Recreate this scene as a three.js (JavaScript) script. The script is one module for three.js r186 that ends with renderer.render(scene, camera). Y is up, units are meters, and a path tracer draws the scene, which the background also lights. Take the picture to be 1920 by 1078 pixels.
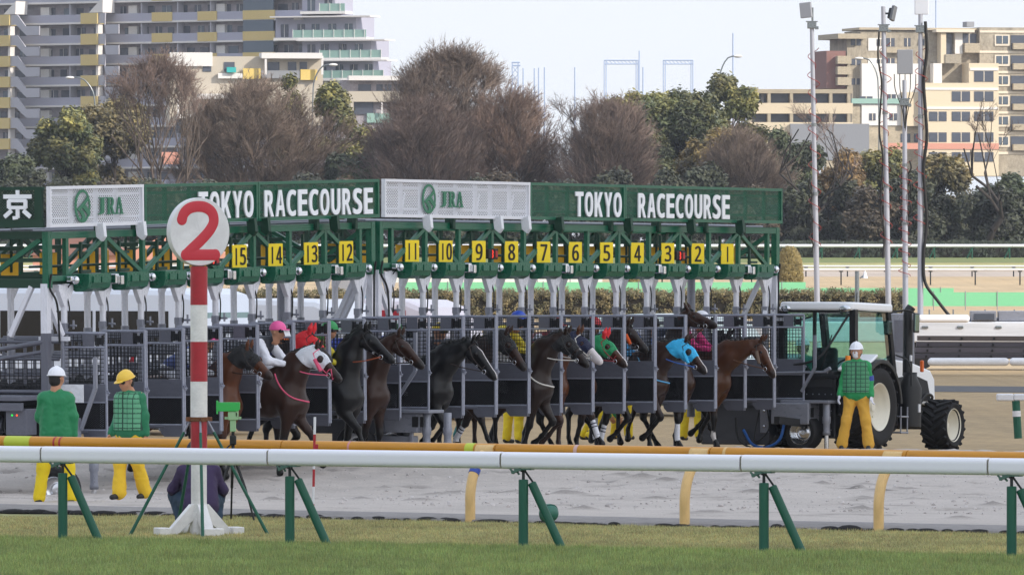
import * as THREE from 'three';
import { mergeGeometries, mergeVertices } from 'three/addons/utils/BufferGeometryUtils.js';
import { ImprovedNoise } from 'three/addons/math/ImprovedNoise.js';
import { FontLoader } from 'three/addons/loaders/FontLoader.js';
import { TextGeometry } from 'three/addons/geometries/TextGeometry.js';
import { RoundedBoxGeometry } from 'three/addons/geometries/RoundedBoxGeometry.js';

// ---------- camera, sky, sun, exposure ----------
const scene = new THREE.Scene();
const F = 16200, EYE = 3.26, HOR = 470;                     // lens in photo pixels (1920 wide), eye height, horizon row
const camera = new THREE.PerspectiveCamera(2 * Math.atan(539 / F) * 180 / Math.PI, 1920 / 1078, 1, 9000);
camera.position.set(0, EYE, 0);
camera.lookAt(0, EYE - (539 - HOR) / F * 100, -100);
camera.updateMatrixWorld();
const SUN = new THREE.Vector3(0.82, 0.58, 0.5).normalize();
{ // clear winter sky, pale near the horizon
  const w = 512, h = 256, d = new Float32Array(w * h * 4), v = new THREE.Vector3();
  for (let y = 0; y < h; y++) for (let x = 0; x < w; x++) {
    const el = ((y + 0.5) / h - 0.5) * Math.PI, az = ((x + 0.5) / w - 0.5) * 2 * Math.PI;
    v.set(Math.cos(el) * Math.cos(az), Math.sin(el), Math.cos(el) * Math.sin(az));
    const up = Math.max(0, v.y), t = Math.pow(up, 0.55), glow = Math.pow(Math.max(0, v.dot(SUN)), 3) * 0.6;
    const o = (y * w + x) * 4;
    d[o] = 0.80 - 0.17 * t + glow; d[o + 1] = 0.825 - 0.1 * t + glow * 0.95; d[o + 2] = 0.87 + 0.02 * t + glow * 0.85; d[o + 3] = 1;
  }
  const sky = new THREE.DataTexture(d, w, h, THREE.RGBAFormat, THREE.FloatType);
  sky.mapping = THREE.EquirectangularReflectionMapping; sky.magFilter = sky.minFilter = THREE.LinearFilter; sky.needsUpdate = true;
  scene.background = sky; scene.environment = sky;
}
const sun = new THREE.DirectionalLight(new THREE.Color(1, 0.92, 0.8), 4.0);
sun.position.copy(SUN).multiplyScalar(600).add(new THREE.Vector3(0, 0, -300)); sun.target.position.set(0, 0, -300);
sun.castShadow = true; sun.shadow.mapSize.set(4096, 4096); sun.shadow.radius = 2;
Object.assign(sun.shadow.camera, { left: -400, right: 400, top: 400, bottom: -400, near: 1, far: 2500 });
scene.add(sun, sun.target);
const renderer = new THREE.WebGLRenderer({ antialias: true });
renderer.shadowMap.enabled = true; renderer.toneMapping = THREE.LinearToneMapping; renderer.toneMappingExposure = 1.22;
scene.fog = new THREE.FogExp2(new THREE.Color(0.74, 0.8, 0.92), 0.00008);

// added cumulus mesh out of view, placed to shade the course
const SUN_BLOCKER = SUN.clone().multiplyScalar(420 / SUN.y).add(new THREE.Vector3(5, 0, -140));

// ---------- helpers ----------
const V3 = (x = 0, y = 0, z = 0) => new THREE.Vector3(x, y, z), D2R = Math.PI / 180;
function rng(seed) { let a = seed >>> 0; return () => { a = a + 0x6D2B79F5 | 0; let t = Math.imul(a ^ a >>> 15, 1 | a); t = t + Math.imul(t ^ t >>> 7, 61 | t) ^ t; return ((t ^ t >>> 14) >>> 0) / 4294967296; }; }
const noise = new ImprovedNoise(), lerp = (a, b, t) => a + (b - a) * t, clamp = (x, a = 0, b = 1) => Math.min(b, Math.max(a, x)), smooth = t => { t = clamp(t); return t * t * (3 - 2 * t); };
const P = (px, py, Z) => V3((px - 960) / F * Z, EYE - (py - HOR) / F * Z, -Z);       // a photo pixel at a depth
const Zg = py => F * EYE / (py - HOR);                                              // depth of flat ground at a row
const G = (px, py) => { const p = P(px, py, Zg(py)); p.y = 0; return p; };
const GP = [[0, 0], [300, 0], [400, .12], [500, .5], [540, 1.03], [600, 1.8], [660, 2.57], [720, 3.0], [900, 3.1], [9000, 3.1]];
function groundY(Z) { for (let k = 1; k < GP.length; k++) if (Z <= GP[k][0]) return lerp(GP[k - 1][1], GP[k][1], (Z - GP[k - 1][0]) / (GP[k][0] - GP[k - 1][0])); return 3.1; }
const YAW = -27.84 * D2R, VF = V3(Math.cos(YAW), 0, -Math.sin(YAW)), WF = V3(-Math.sin(YAW), 0, -Math.cos(YAW)); // along the track, across it (away)
const TR = (s, n, y = 0) => V3(s * VF.x + n * WF.x, y, s * VF.z + n * WF.z);
const toTrack = p => [p.x * VF.x + p.z * VF.z, p.x * WF.x + p.z * WF.z];

const taken = {};
function numbered(n) { const k = taken[n] = (taken[n] ?? -1) + 1; return k ? n + '_' + String(k).padStart(3, '0') : n; }
function thing(name, label, category, pos = V3(), ry = 0, group) {
  const o = new THREE.Group(); o.name = numbered(name); o.position.copy(pos); o.rotation.y = ry; o.userData = { label, category };
  if (group) o.userData.group = group; scene.add(o); return o;
}
function mesh(name, geo, mat, parent, kind) {
  const m = new THREE.Mesh(geo, mat); m.name = parent ? name : numbered(name); m.castShadow = m.receiveShadow = true;
  if (kind) m.userData.kind = kind; (parent || scene).add(m); return m;
}
function tag(o, label, category, group) { o.userData.label = label; o.userData.category = category; if (group) o.userData.group = group; return o; }
const UPV = V3(0, 1, 0);
class MB { // collects simple solids and merges them into one mesh
  constructor() { this.l = []; }
  add(g, m) { let h = g.index ? g.toNonIndexed() : g.clone(); for (const k of Object.keys(h.attributes)) if (!['position', 'normal', 'uv'].includes(k)) h.deleteAttribute(k); h.morphAttributes = {}; if (m) h.applyMatrix4(m); this.l.push(h); return this; }
  box(w, h, d, x, y, z, ry = 0, rx = 0, rz = 0) { return this.add(new THREE.BoxGeometry(w, h, d), new THREE.Matrix4().compose(V3(x, y, z), new THREE.Quaternion().setFromEuler(new THREE.Euler(rx, ry, rz, 'YXZ')), V3(1, 1, 1))); }
  rbox(w, h, d, x, y, z, r = .01, ry = 0, rx = 0, rz = 0) { return this.add(new RoundedBoxGeometry(w, h, d, 2, Math.min(r, w * .49, h * .49, d * .49)), new THREE.Matrix4().compose(V3(x, y, z), new THREE.Quaternion().setFromEuler(new THREE.Euler(rx, ry, rz, 'YXZ')), V3(1, 1, 1))); }
  bar(a, b, w, h = w, up = UPV) { // rectangular bar from a to b
    const d = b.clone().sub(a), L = d.length(); d.normalize(); let x = new THREE.Vector3().crossVectors(up, d); if (x.lengthSq() < 1e-6) x.set(1, 0, 0); x.normalize(); const y = new THREE.Vector3().crossVectors(d, x);
    return this.add(new THREE.BoxGeometry(w, h, L), new THREE.Matrix4().makeBasis(x, y, d).setPosition(a.clone().add(b).multiplyScalar(.5)));
  }
  rod(a, b, r0, r1 = r0, n = 8, open = false) {
    const d = b.clone().sub(a), L = d.length(); return this.add(new THREE.CylinderGeometry(r1, r0, L, n, 1, open), new THREE.Matrix4().compose(a.clone().add(b).multiplyScalar(.5), new THREE.Quaternion().setFromUnitVectors(UPV, d.normalize()), V3(1, 1, 1)));
  }
  tube(pts, r, seg = 24, n = 6) { return this.add(new THREE.TubeGeometry(new THREE.CatmullRomCurve3(pts), seg, r, n)); }
  ball(r, x, y, z, sx = 1, sy = 1, sz = 1, n = 12) { return this.add(new THREE.SphereGeometry(r, n, n * .75 | 0), new THREE.Matrix4().compose(V3(x, y, z), new THREE.Quaternion(), V3(sx, sy, sz))); }
  lathe(pts, m, n = 24) { return this.add(new THREE.LatheGeometry(pts.map(p => new THREE.Vector2(p[0], p[1])), n), m); }
  ext(shape, depth, m, bevel = 0) { return this.add(new THREE.ExtrudeGeometry(shape, { depth, bevelEnabled: bevel > 0, bevelSize: bevel, bevelThickness: bevel, bevelSegments: 2, curveSegments: 10 }), m); }
  geo() { return this.l.length > 1 ? mergeGeometries(this.l) : this.l[0]; }
  build(name, mat, parent, kind) { return mesh(name, this.geo(), mat, parent, kind); }
}
const mb = () => new MB();
const poly = pts => { const s = new THREE.Shape(); pts.forEach((p, i) => i ? s.lineTo(p[0], p[1]) : s.moveTo(p[0], p[1])); s.closePath(); return s; };
function mat(hex, roughness = .6, metalness = 0, o = {}) { return new THREE.MeshStandardMaterial({ color: hex, roughness, metalness, ...o }); }
function noiseTex(n, fn, srgb) { const d = new Uint8Array(n * n * 4); for (let y = 0; y < n; y++) for (let x = 0; x < n; x++) { const c = fn(x / n, y / n), o = (y * n + x) * 4; for (let k = 0; k < 3; k++) d[o + k] = clamp(c[k] ?? c, 0, 1) * 255; d[o + 3] = 255; } const t = new THREE.DataTexture(d, n, n); t.wrapS = t.wrapT = THREE.RepeatWrapping; t.magFilter = THREE.LinearFilter; if (srgb) t.colorSpace = THREE.SRGBColorSpace; t.needsUpdate = true; return t; }
const tn = (u, v, f, s) => { // tiling noise
  const a = noise.noise(u * f, v * f, s), b = noise.noise((u - 1) * f, v * f, s), c = noise.noise(u * f, (v - 1) * f, s), e = noise.noise((u - 1) * f, (v - 1) * f, s);
  return lerp(lerp(a, b, u), lerp(c, e, u), v);
};
const wearTex = noiseTex(256, (u, v) => .88 + .16 * (tn(u, v, 5, 1) + .6 * tn(u, v, 17, 2) + .4 * tn(u, v, 60, 3)));      // tone of paint
const roughTex = noiseTex(256, (u, v) => .75 + .4 * (tn(u, v, 6, 7) + .7 * tn(u, v, 30, 8)));
const paint = (hex, r = .45, m = 0) => mat(hex, r, m, { map: wearTex, roughnessMap: roughTex });
// ---------- ground ----------
function sheet(name, xs, zs, yf, m, cf, uvs = 1) { // a grid of ground; xs/zs are functions of row/col
  const nx = xs.length, nz = zs.length, p = new Float32Array(nx * nz * 3), c = cf && new Float32Array(nx * nz * 3), uv = new Float32Array(nx * nz * 2), idx = [];
  for (let j = 0; j < nz; j++) for (let i = 0; i < nx; i++) {
    const k = j * nx + i, q = yf(xs[i], zs[j]); p[k * 3] = q.x; p[k * 3 + 1] = q.y; p[k * 3 + 2] = q.z; uv[k * 2] = q.x * uvs; uv[k * 2 + 1] = q.z * uvs;
    if (c) { const cc = cf(q, xs[i], zs[j]); c[k * 3] = cc[0]; c[k * 3 + 1] = cc[1]; c[k * 3 + 2] = cc[2]; }
    if (i && j) idx.push(k, k - 1, k - nx, k - 1, k - nx - 1, k - nx);
  }
  const g = new THREE.BufferGeometry(); g.setAttribute('position', new THREE.BufferAttribute(p, 3)); g.setAttribute('uv', new THREE.BufferAttribute(uv, 2)); if (c) g.setAttribute('color', new THREE.BufferAttribute(c, 3));
  g.setIndex(idx); g.computeVertexNormals(); if (g.attributes.normal.getY(nx + 1) < 0) { for (let k = 0; k < idx.length; k += 3) [idx[k], idx[k + 1]] = [idx[k + 1], idx[k]]; g.setIndex(idx); g.computeVertexNormals(); }
  return mesh(name, g, m, null, 'structure');
}
const range = (a, b, n) => Array.from({ length: n + 1 }, (_, k) => a + (b - a) * k / n);
const fineTex = noiseTex(512, (u, v) => .72 + .34 * (tn(u, v, 9, 21) + .8 * tn(u, v, 40, 22) + .7 * tn(u, v, 120, 23)));
const vcol = (r, o = {}) => mat(0xffffff, r, 0, { vertexColors: true, map: fineTex, ...o });
const n2 = (x, z, f, s) => noise.noise(x * f, z * f, s);
// wide ground: dry winter turf, with the bands of the far courses
{
  const zs = [-40, -20, 0, 20, 40, 60, 80, ...range(90, 330, 120), ...range(332, 760, 214), ...range(780, 2000, 40), 3000, 4500, 7000], xs = [-3000, -1500, -700, -300, -150, -80, ...range(-50, 50, 160), 80, 150, 300, 700, 1500, 3000];
  sheet('ground', xs, zs, (x, Z) => { const n = x * WF.x - Z * WF.z; return V3(x, groundY(Z) - .012 - .16 * smooth((Z - 142) / 6) * smooth((180 - Z) / 25) - (n > 94.5 && n < 126.6 ? .6 : 0), -Z); }, vcol(.95), (q, x, Z) => {
    const k = .5 + .5 * n2(x, Z, .06, 1) + .25 * n2(x, Z, .5, 2), v = .86 + .16 * n2(x, Z, 1.3, 3) + .12 * n2(x, Z * .35, .3, 4);
    let c = [.54, .39, .21];
    if (Z > 235) c = [.66, .5, .31];  // past the shade edge the tan is lighter, sunlight put into the colour
    if (Z > 478 && Z < 500) c = [.5, .5, .2];
    if (Z > 578 && Z < 606) c = [.62, .53, .47];
    if (Z > 606 && Z < 642) c = [.46, .46, .15];
    if (Z > 612 && Z < 618) c = [.5, .36, .12];
    if (Z > 642) c = [.22, .27, .08];
    if (Z > 690) c = [.12, .1, .06];
    return [c[0] * v * (1 + .06 * k), c[1] * v, c[2] * v * (1 - .1 * k)];
  }, .35);
}
// asphalt road across the infield
sheet('road', range(-150, 60, 90), [188.5, 192, 196.5], (s, n) => TR(s, n - 7 + .05 * n2(s, n, .3, 9), -.006), vcol(.9), (q, s, n) => { const v = .9 + .2 * n2(s, n, .9, 5); return [.115 * v, .115 * v, .125 * v]; }, .5);
// dirt course
const EN = (s, n) => n - .12 * (s + 48) * (n < 91.2 ? smooth((n - 83) / 8) : 1 - smooth((n - 93) / 8)); // the turf edge runs slightly askew to the rail
const hoofs = []; { const r = rng(5); for (let k = 0; k < 800; k++) { const s = -72 + r() * 60, n = 93.6 + Math.pow(r(), .8) * 32; hoofs.push([s, n, .09 + r() * .16, .4 + r() * .9]); } }
const hoofGrid = new Map(); hoofs.forEach(h => { const k = Math.floor(h[0]) + ',' + Math.floor(h[1]); (hoofGrid.get(k) || hoofGrid.set(k, []).get(k)).push(h); });
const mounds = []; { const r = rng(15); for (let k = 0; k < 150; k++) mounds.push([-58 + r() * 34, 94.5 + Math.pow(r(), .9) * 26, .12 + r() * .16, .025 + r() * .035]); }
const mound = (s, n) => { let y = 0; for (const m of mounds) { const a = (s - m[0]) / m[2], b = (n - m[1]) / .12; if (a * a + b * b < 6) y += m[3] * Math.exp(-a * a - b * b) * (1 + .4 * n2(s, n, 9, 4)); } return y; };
function dirtY(s, n) {
  let y = .012 * n2(s, n, .35, 11) + .008 * n2(s * .5, n * 2, 1.1, 12) + .006 * n2(s, n, 3.2, 13) + .004 * n2(s, n, 7, 14);
  const busy = smooth((-45 - s + (n - 100) * .25) / 5) * smooth((n - 97) / 5) + smooth((n - 108) / 8) * .8; y *= 1.15; y += busy * 1.6 * (.016 * n2(s, n, 2.2, 15) + .012 * n2(s, n, 5, 16));
  for (let a = -1; a < 2; a++) for (let b = -1; b < 2; b++) for (const h of hoofGrid.get((Math.floor(s) + a) + ',' + (Math.floor(n) + b)) || []) {
    const d = Math.hypot((s - h[0]) * .8, n - h[1]) / h[2]; if (d < 2) y += h[3] * (.018 * Math.exp(-Math.pow((d - 1.15) * 3, 2)) - .05 * Math.exp(-d * d * 2.2));
  }
  y += mound(s, n);
  return y - .27 * smooth((116 - n) / 7) * smooth((n - 94) / 10) * smooth((-52 - s) / 8);
}
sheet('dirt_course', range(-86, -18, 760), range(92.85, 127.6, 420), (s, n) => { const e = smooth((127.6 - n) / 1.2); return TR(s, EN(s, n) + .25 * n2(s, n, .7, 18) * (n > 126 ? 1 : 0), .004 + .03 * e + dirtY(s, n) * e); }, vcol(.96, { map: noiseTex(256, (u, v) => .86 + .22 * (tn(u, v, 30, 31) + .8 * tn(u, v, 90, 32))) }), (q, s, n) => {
  const v = .92 + .10 * n2(s, n, .5, 19) + .07 * n2(s * .4, n * 2.5, 1.2, 20) + .05 * n2(s, n, 6, 6); let w = 1; for (let a = -1; a < 2; a++) for (let b = -1; b < 2; b++) for (const h of hoofGrid.get((Math.floor(s) + a) + ',' + (Math.floor(n) + b)) || []) { const d = Math.hypot((s - h[0]) * .8, n - h[1]) / h[2]; if (d < 1.4) w = Math.min(w, 1 - .34 * smooth((1.4 - d) / .9)); } const k = v * w * (1 - Math.min(.42, mound(s, n) * 13)) * (1 + .06 * n2(s, n, 2.2, 15)); return [.56 * k, .5 * k, .455 * k];  // mounds darkened in colour: turned-up sand plus their painted shaded sides
}, 1.1);
{ // loose clods of dirt
  const r = rng(61), N = 4200, im = new THREE.InstancedMesh(new THREE.IcosahedronGeometry(1, 0), mat(0xffffff, .95), N), m = new THREE.Matrix4(), q = new THREE.Quaternion(), c = new THREE.Color();
  for (let k = 0; k < N; k++) { const left = true, s = left ? -72 + r() * 30 : -64 + r() * 40, n = left ? 96 + Math.pow(r(), 1.4) * 24 : 93.3 + r() * 32, R = .007 + .022 * Math.pow(r(), 4), p = TR(s, n, .034 + dirtY(s, n) + R * .2), v = .38 + r() * .16; q.setFromEuler(new THREE.Euler(r() * 6, r() * 6, r() * 6)); im.setMatrixAt(k, m.compose(p, q, V3(R * 1.5, R * .8, R * 1.3))); im.setColorAt(k, c.setRGB(v * 1.02, v * .95, v * .92)); }
  im.name = 'clods'; im.castShadow = im.receiveShadow = true; im.userData = { kind: 'stuff', label: 'loose clods scattered over the dirt course', category: 'clods' }; scene.add(im);
}
// pale kerb strip and the two cuts of turf on this side
sheet('kerb_strip', range(-70, -15, 110), [91.05, 91.1, 91.9, 92.9, 92.95], (s, n) => TR(s, EN(s, Math.max(n, 91.2)) + (n - Math.max(n, 91.2)), n > 91.06 && n < 92.94 ? .045 + .006 * n2(s, n, 2, 3) : -.03), vcol(.92), (q, s, n) => { const v = .9 + .2 * n2(s, n, .8, 33) + .1 * n2(s, n, 4, 34); return [.36 * v, .335 * v, .325 * v]; }, .8);
const turfC = (s, n) => { const t = smooth((n - 83.3 - .35 * n2(s, n, .7, 41) - .25 * n2(s, n, 3, 42)) / .7), v = .92 + .2 * n2(s, n, .5, 43) + .22 * n2(s, n, 2.6, 44); return [lerp(.255, .39, t) * v, lerp(.34, .385, t) * v, lerp(.1, .16, t) * v]; };
sheet('turf', range(-75, -10, 325), range(66, 91.1, 130), (s, n) => TR(s, EN(s, n), -.004 + .012 * n2(s, n, .8, 45)), vcol(.97), (q, s, n) => turfC(s, n), .9);
{ // grass blades near the lens
  const r = rng(77), tuft = []; for (let k = 0; k < 5; k++) { const a = r() * 6.28, h = .035 + .03 * r(), l = .012 + .03 * r(), w = .0035, dx = Math.cos(a), dz = Math.sin(a), ox = (r() - .5) * .05, oz = (r() - .5) * .05; tuft.push([ox - dz * w, 0, oz + dx * w, ox + dz * w, 0, oz - dx * w, ox + dx * l, h, oz + dz * l]); }
  const g = new THREE.BufferGeometry(); g.setAttribute('position', new THREE.Float32BufferAttribute(tuft.flat(), 3)); g.computeVertexNormals();
  const N = 230000, im = new THREE.InstancedMesh(g, new THREE.MeshPhysicalMaterial({ color: 0xffffff, roughness: .85, side: THREE.DoubleSide, transmission: .4, thickness: 0 }), N), m = new THREE.Matrix4(), q = new THREE.Quaternion(), c = new THREE.Color();
  let k = 0; while (k < N) {
    const Z = 85.5 + r() * 20, x = (r() * 2 - 1) * (Z * .0605 + .3), [s, n] = toTrack(V3(x, 0, -Z)); if (n > 90.95 - .12 * (s + 48)) continue;
    const near = n < 83.4, sc = (near ? .8 + r() * .9 : .45 + r() * .55) * (1 + .5 * n2(s, n, 1.7, 48)); q.setFromAxisAngle(UPV, r() * 6.28);
    im.setMatrixAt(k, m.compose(V3(x, -.006 + .012 * n2(s, n, .8, 45), -Z), q, V3(1.2, sc, 1.2))); const t = turfC(s, n), v = .6 + r() * 1.1, y = r() < .22 ? 1.35 : 1; im.setColorAt(k, c.setRGB(t[0] * v * y, t[1] * v, t[2] * v)); k++;
  }
  im.name = 'grass'; im.castShadow = im.receiveShadow = true; im.userData = { kind: 'stuff', label: 'short mown winter grass of the near turf course', category: 'grass' }; scene.add(im);
}
{ // dark lumps along the turf edge
  const r = rng(9), m = mat(0x2c2a2c, .95, 0, { map: fineTex });
  const b = mb(); for (let s = -62; s < -28; s += .07 + r() * .22) { const p = TR(s, 91.0 + r() * .14 - .12 * (s + 48), .0), R = .03 + r() * r() * .05; b.add(new THREE.SphereGeometry(R, 8, 6), new THREE.Matrix4().compose(V3(p.x, .005 + r() * .02, p.z), new THREE.Quaternion().setFromAxisAngle(UPV, YAW + (r() - .5) * .4), V3(2 + r() * 3, .6 + r() * .5, 1))); }
  const o = b.build('rubble', m, null, 'stuff'); o.userData.label = 'dark clods and rubber lumps along the edge of the turf'; o.userData.category = 'rubble';
}

{ // the added sun blocker, unseen, puffed like a cumulus
  const r = rng(3), b = mb(); for (let k = 0; k < 46; k++) { const a = r() * 6.28, q = Math.sqrt(r()), x = Math.cos(a) * q * 62, z = Math.sin(a) * q * 70; b.add(new THREE.IcosahedronGeometry(22 + 16 * r() * (1.2 - q), 3).scale(1, .6, 1).translate(x, (1 - q) * 14 * r(), z)); }
  const g = mergeVertices(b.geo().deleteAttribute('uv').deleteAttribute('normal'), .01), p = g.attributes.position; for (let k = 0; k < p.count; k++) { const x = p.getX(k), y = p.getY(k), z = p.getZ(k), d = 1 + .09 * noise.noise(x * .06, y * .06, z * .06) + .05 * noise.noise(x * .16, y * .16, z * .16); p.setXYZ(k, x * d, y * d, z * d); } g.computeVertexNormals();
  const o = mesh('cloud_blocker', g, mat(0xf4f4f6, 1)); o.position.copy(SUN_BLOCKER); tag(o, 'added white cumulus out of view that shades the course', 'cloud_blocker');
}

// ---------- the two rails on this side ----------
const M = {
  white: paint(0xe9e9ee, .4), rail: mat(0xe6e6ee, .32), greenPad: mat(0x0c5a45, .55, 0, { map: wearTex, bumpMap: roughTex, bumpScale: .006 }), steel: mat(0x83898c, .4, .7, { roughnessMap: roughTex }), darkSteel: mat(0x2e3234, .5, .6),
  ochre: mat(0xcf8d15, .38, 0, { map: wearTex }), cream: mat(0xe3bd7e, .42, 0, { map: wearTex }), black: mat(0x0c0d0f, .6), rubber: mat(0x17171a, .85, 0, { bumpMap: roughTex, bumpScale: .004 }), red: paint(0xb41f2e, .45), lime: mat(0xb9c63c, .5), blue: mat(0x2745a0, .5), grime: mat(0x8d8672, .8)
};
{
  const o = thing('running_rail', 'white nearest running rail on dark green padded posts across the foreground', 'rail', TR(-43, 83.2, 0), YAW);
  const s0 = -49.64, prof = new THREE.Shape(); { const w = .075, h = .086, r = .06; prof.moveTo(-w + r, -h); prof.lineTo(w - r, -h); prof.quadraticCurveTo(w, -h, w, -h + r); prof.lineTo(w, h - r); prof.quadraticCurveTo(w, h, w - r, h); prof.lineTo(-w + r, h); prof.quadraticCurveTo(-w, h, -w, h - r); prof.lineTo(-w, -h + r); prof.quadraticCurveTo(-w, -h, -w + r, -h); }
  const L = s => s + 43;
  for (let k = -2; k < 6; k++) { const a = s0 - .23 + 2.92 * k; mb().ext(prof, 2.915 - .03, new THREE.Matrix4().makeRotationY(Math.PI / 2).setPosition(L(a), .975 + .002 * (k % 2), 0), .006).build('rail_section', M.rail, o); mb().box(.03, .15, .12, L(a) - .008, .975, 0).build('joint', M.grime, o); }
  for (let k = -2; k < 6; k++) {
    const x = L(s0 + 2.92 * k), t = (k * .37 % 1) * .02;
    mb().lathe([[.001, .77], [.046, .77], [.053, .762], [.053, .4], [.054, .02], [.05, 0], [.001, 0]], new THREE.Matrix4().makeTranslation(x, 0, 0), 18).build('padded_post', M.greenPad, o);
    const a = V3(x + .075, .735, -.05), b = V3(x + .41 + t, -.01, -.12), d = b.clone().sub(a); mb().lathe([[.001, 0], [.038, .0], [.047, .012], [.048, d.length() - .02], [.044, d.length()], [.001, d.length()]], new THREE.Matrix4().compose(a, new THREE.Quaternion().setFromUnitVectors(UPV, d.normalize()), V3(1, 1, 1)), 16).build('padded_brace', M.greenPad, o);
    mb().rod(V3(x, .76, 0), V3(x, .9, 0), .017, .017, 10).rod(V3(x + .005, .88, 0), V3(x + .1, .73, -.05), .012, .012).box(.045, .045, .05, x, .875, 0).build('bracket_rod', M.darkSteel, o);
    mb().box(.2, .022, .1, x + .01, .885, 0).box(.13, .03, .035, x - .06, .865, .04, 0, 0, .35).rod(V3(x - .14, .885, .045), V3(x - .09, .835, .045), .012).rod(V3(x - .1, .86, -.03), V3(x - .03, .83, .05), .012).build('bracket', mat(0x4c6b60, .5, .3), o);
  }
}
{
  const o = thing('distance_rail', 'ochre rail on cream bent posts between the dirt course and the turf', 'rail', TR(-46, 90.87, 0), YAW - .125); const L = s => (s + 46) * 1.015;
  const y = .872, n = -.34;
  const sec = (a, b) => mb().add(new THREE.CylinderGeometry(.075, .075, b - a - .012, 20), new THREE.Matrix4().makeRotationZ(Math.PI / 2).setPosition((a + b) / 2, y, n)).build('rail_section', M.ochre, o);
  const js = [-59, -51.7, -48.55, -45.5, -42.8, -40, -36]; for (let k = 1; k < js.length; k++) sec(L(js[k - 1]), L(js[k]));
  const band = (s, w, m, name = 'tape_band') => mb().add(new THREE.CylinderGeometry(.0765, .0765, w, 20, 1, true), new THREE.Matrix4().makeRotationZ(Math.PI / 2).setPosition(L(s), y, n)).build(name, m, o);
  band(-55.75, .4, M.lime); band(-55.17, .03, M.red); band(-55.08, .03, M.red); band(-48.93, .13, M.lime); band(-50.7, .03, mat(0xc98a8a, .6)); band(-47.4, .05, mat(0xc9a5a0, .6)); band(-45.3, .04, M.cream);
  for (const s of [-48.72, -45.67, -43.0, -40.2]) {
    const x = L(s);
    mb().tube([V3(x, -.1, 0), V3(x, .15, 0), V3(x, .37, -.005), V3(x, .56, -.06), V3(x, .71, -.16), V3(x, .83, -.29)], .062, 28, 14).build('bent_post', M.cream, o);
    mb().add(new THREE.CylinderGeometry(.088, .088, .26, 20), new THREE.Matrix4().makeRotationZ(Math.PI / 2).setPosition(x + .02, y - .02, n + .01)).build('sleeve', M.cream, o);
    if (s === -48.72) mb().rod(V3(x, .585, -.07), V3(x, .645, -.112), .067, .066, 14).build('blue_band', M.blue, o);
  }
}
// ---------- starting gates ----------
const fontB = await new FontLoader().loadAsync('fonts/droid/droid_sans_bold.typeface.json');
const fontR = await new FontLoader().loadAsync('fonts/droid/droid_sans_regular.typeface.json');
const fontS = await new FontLoader().loadAsync('fonts/droid/droid_serif_bold.typeface.json');
function glyph(ch, font, w, h, depth) { // one character scaled to w x h, centred on 0, facing +z
  const g = new TextGeometry(ch, { font, size: 1, depth: .1, curveSegments: 6, bevelEnabled: false }); g.computeBoundingBox(); const b = g.boundingBox;
  g.translate(-(b.min.x + b.max.x) / 2, -(b.min.y + b.max.y) / 2, 0); g.scale(w / (b.max.x - b.min.x), h / (b.max.y - b.min.y), depth / .1); return g;
}
const U = 1.1027, iOf = (px, v = 0) => { const q = px - 960; return (F * (3.6 + .884 * v) - (144 - .467 * v) * q) / (F * .515 - .975 * q); }; // stall number at a column on the gate line
const GX = -.09; // the gate line lies this far behind the calibrated line
const GM = {
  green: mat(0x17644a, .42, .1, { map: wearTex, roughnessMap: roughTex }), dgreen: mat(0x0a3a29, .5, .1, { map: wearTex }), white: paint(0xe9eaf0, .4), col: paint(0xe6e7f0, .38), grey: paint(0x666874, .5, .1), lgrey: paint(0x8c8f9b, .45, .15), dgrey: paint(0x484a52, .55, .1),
  wire: mat(0x1a1b20, .6, .3), tube: paint(0x9ca0b0, .35, .2), yellow: mat(0xf2d313, .45), amber: mat(0xd8a40f, .5), ink: mat(0x17130c, .6), chrome: mat(0xd8dade, .18, 1), pad: mat(0x121317, .8), letter: mat(0xeceef2, .5), logo: mat(0x2f7355, .5)
};
const faceX = (x, y, z, yaw = 0) => new THREE.Matrix4().compose(V3(x, y, z), new THREE.Quaternion().setFromAxisAngle(UPV, Math.PI / 2 + yaw), V3(1, 1, 1)); // turns a +z-facing shape to face +x (right end towards -z)
const lattice = (w, h, step, t, slope = 1.0) => { // crossed diagonal strips filling w x h in the x-y plane
  const b = mb(), dx = h / slope;
  for (let k = -Math.ceil(dx / step); k < w / step; k++) for (const sg of [1, -1]) {
    let x0 = k * step, x1 = x0 + dx, y0 = 0, y1 = h; if (x0 < 0) { y0 = -x0 * slope; x0 = 0; } if (x1 > w) { y1 = h - (x1 - w) * slope; x1 = w; } if (x1 - x0 < .005) continue;
    const A = sg > 0 ? V3(x0, y0, .002) : V3(w - x0, y0, -.002), B = sg > 0 ? V3(x1, y1, .002) : V3(w - x1, y1, -.002); b.bar(A, B, t, .004, V3(0, 0, 1));
  } return b.geo();
};
const grid = (x0, x1, y0, y1, sx, sy, t) => { const b = mb(); for (let x = x0; x <= x1 + 1e-4; x += sx) b.box(t, y1 - y0, t, x, (y0 + y1) / 2, 0); for (let y = y0; y <= y1 + 1e-4; y += sy) b.box(x1 - x0, t, t, (x0 + x1) / 2, y, t); return b.geo(); };
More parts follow.
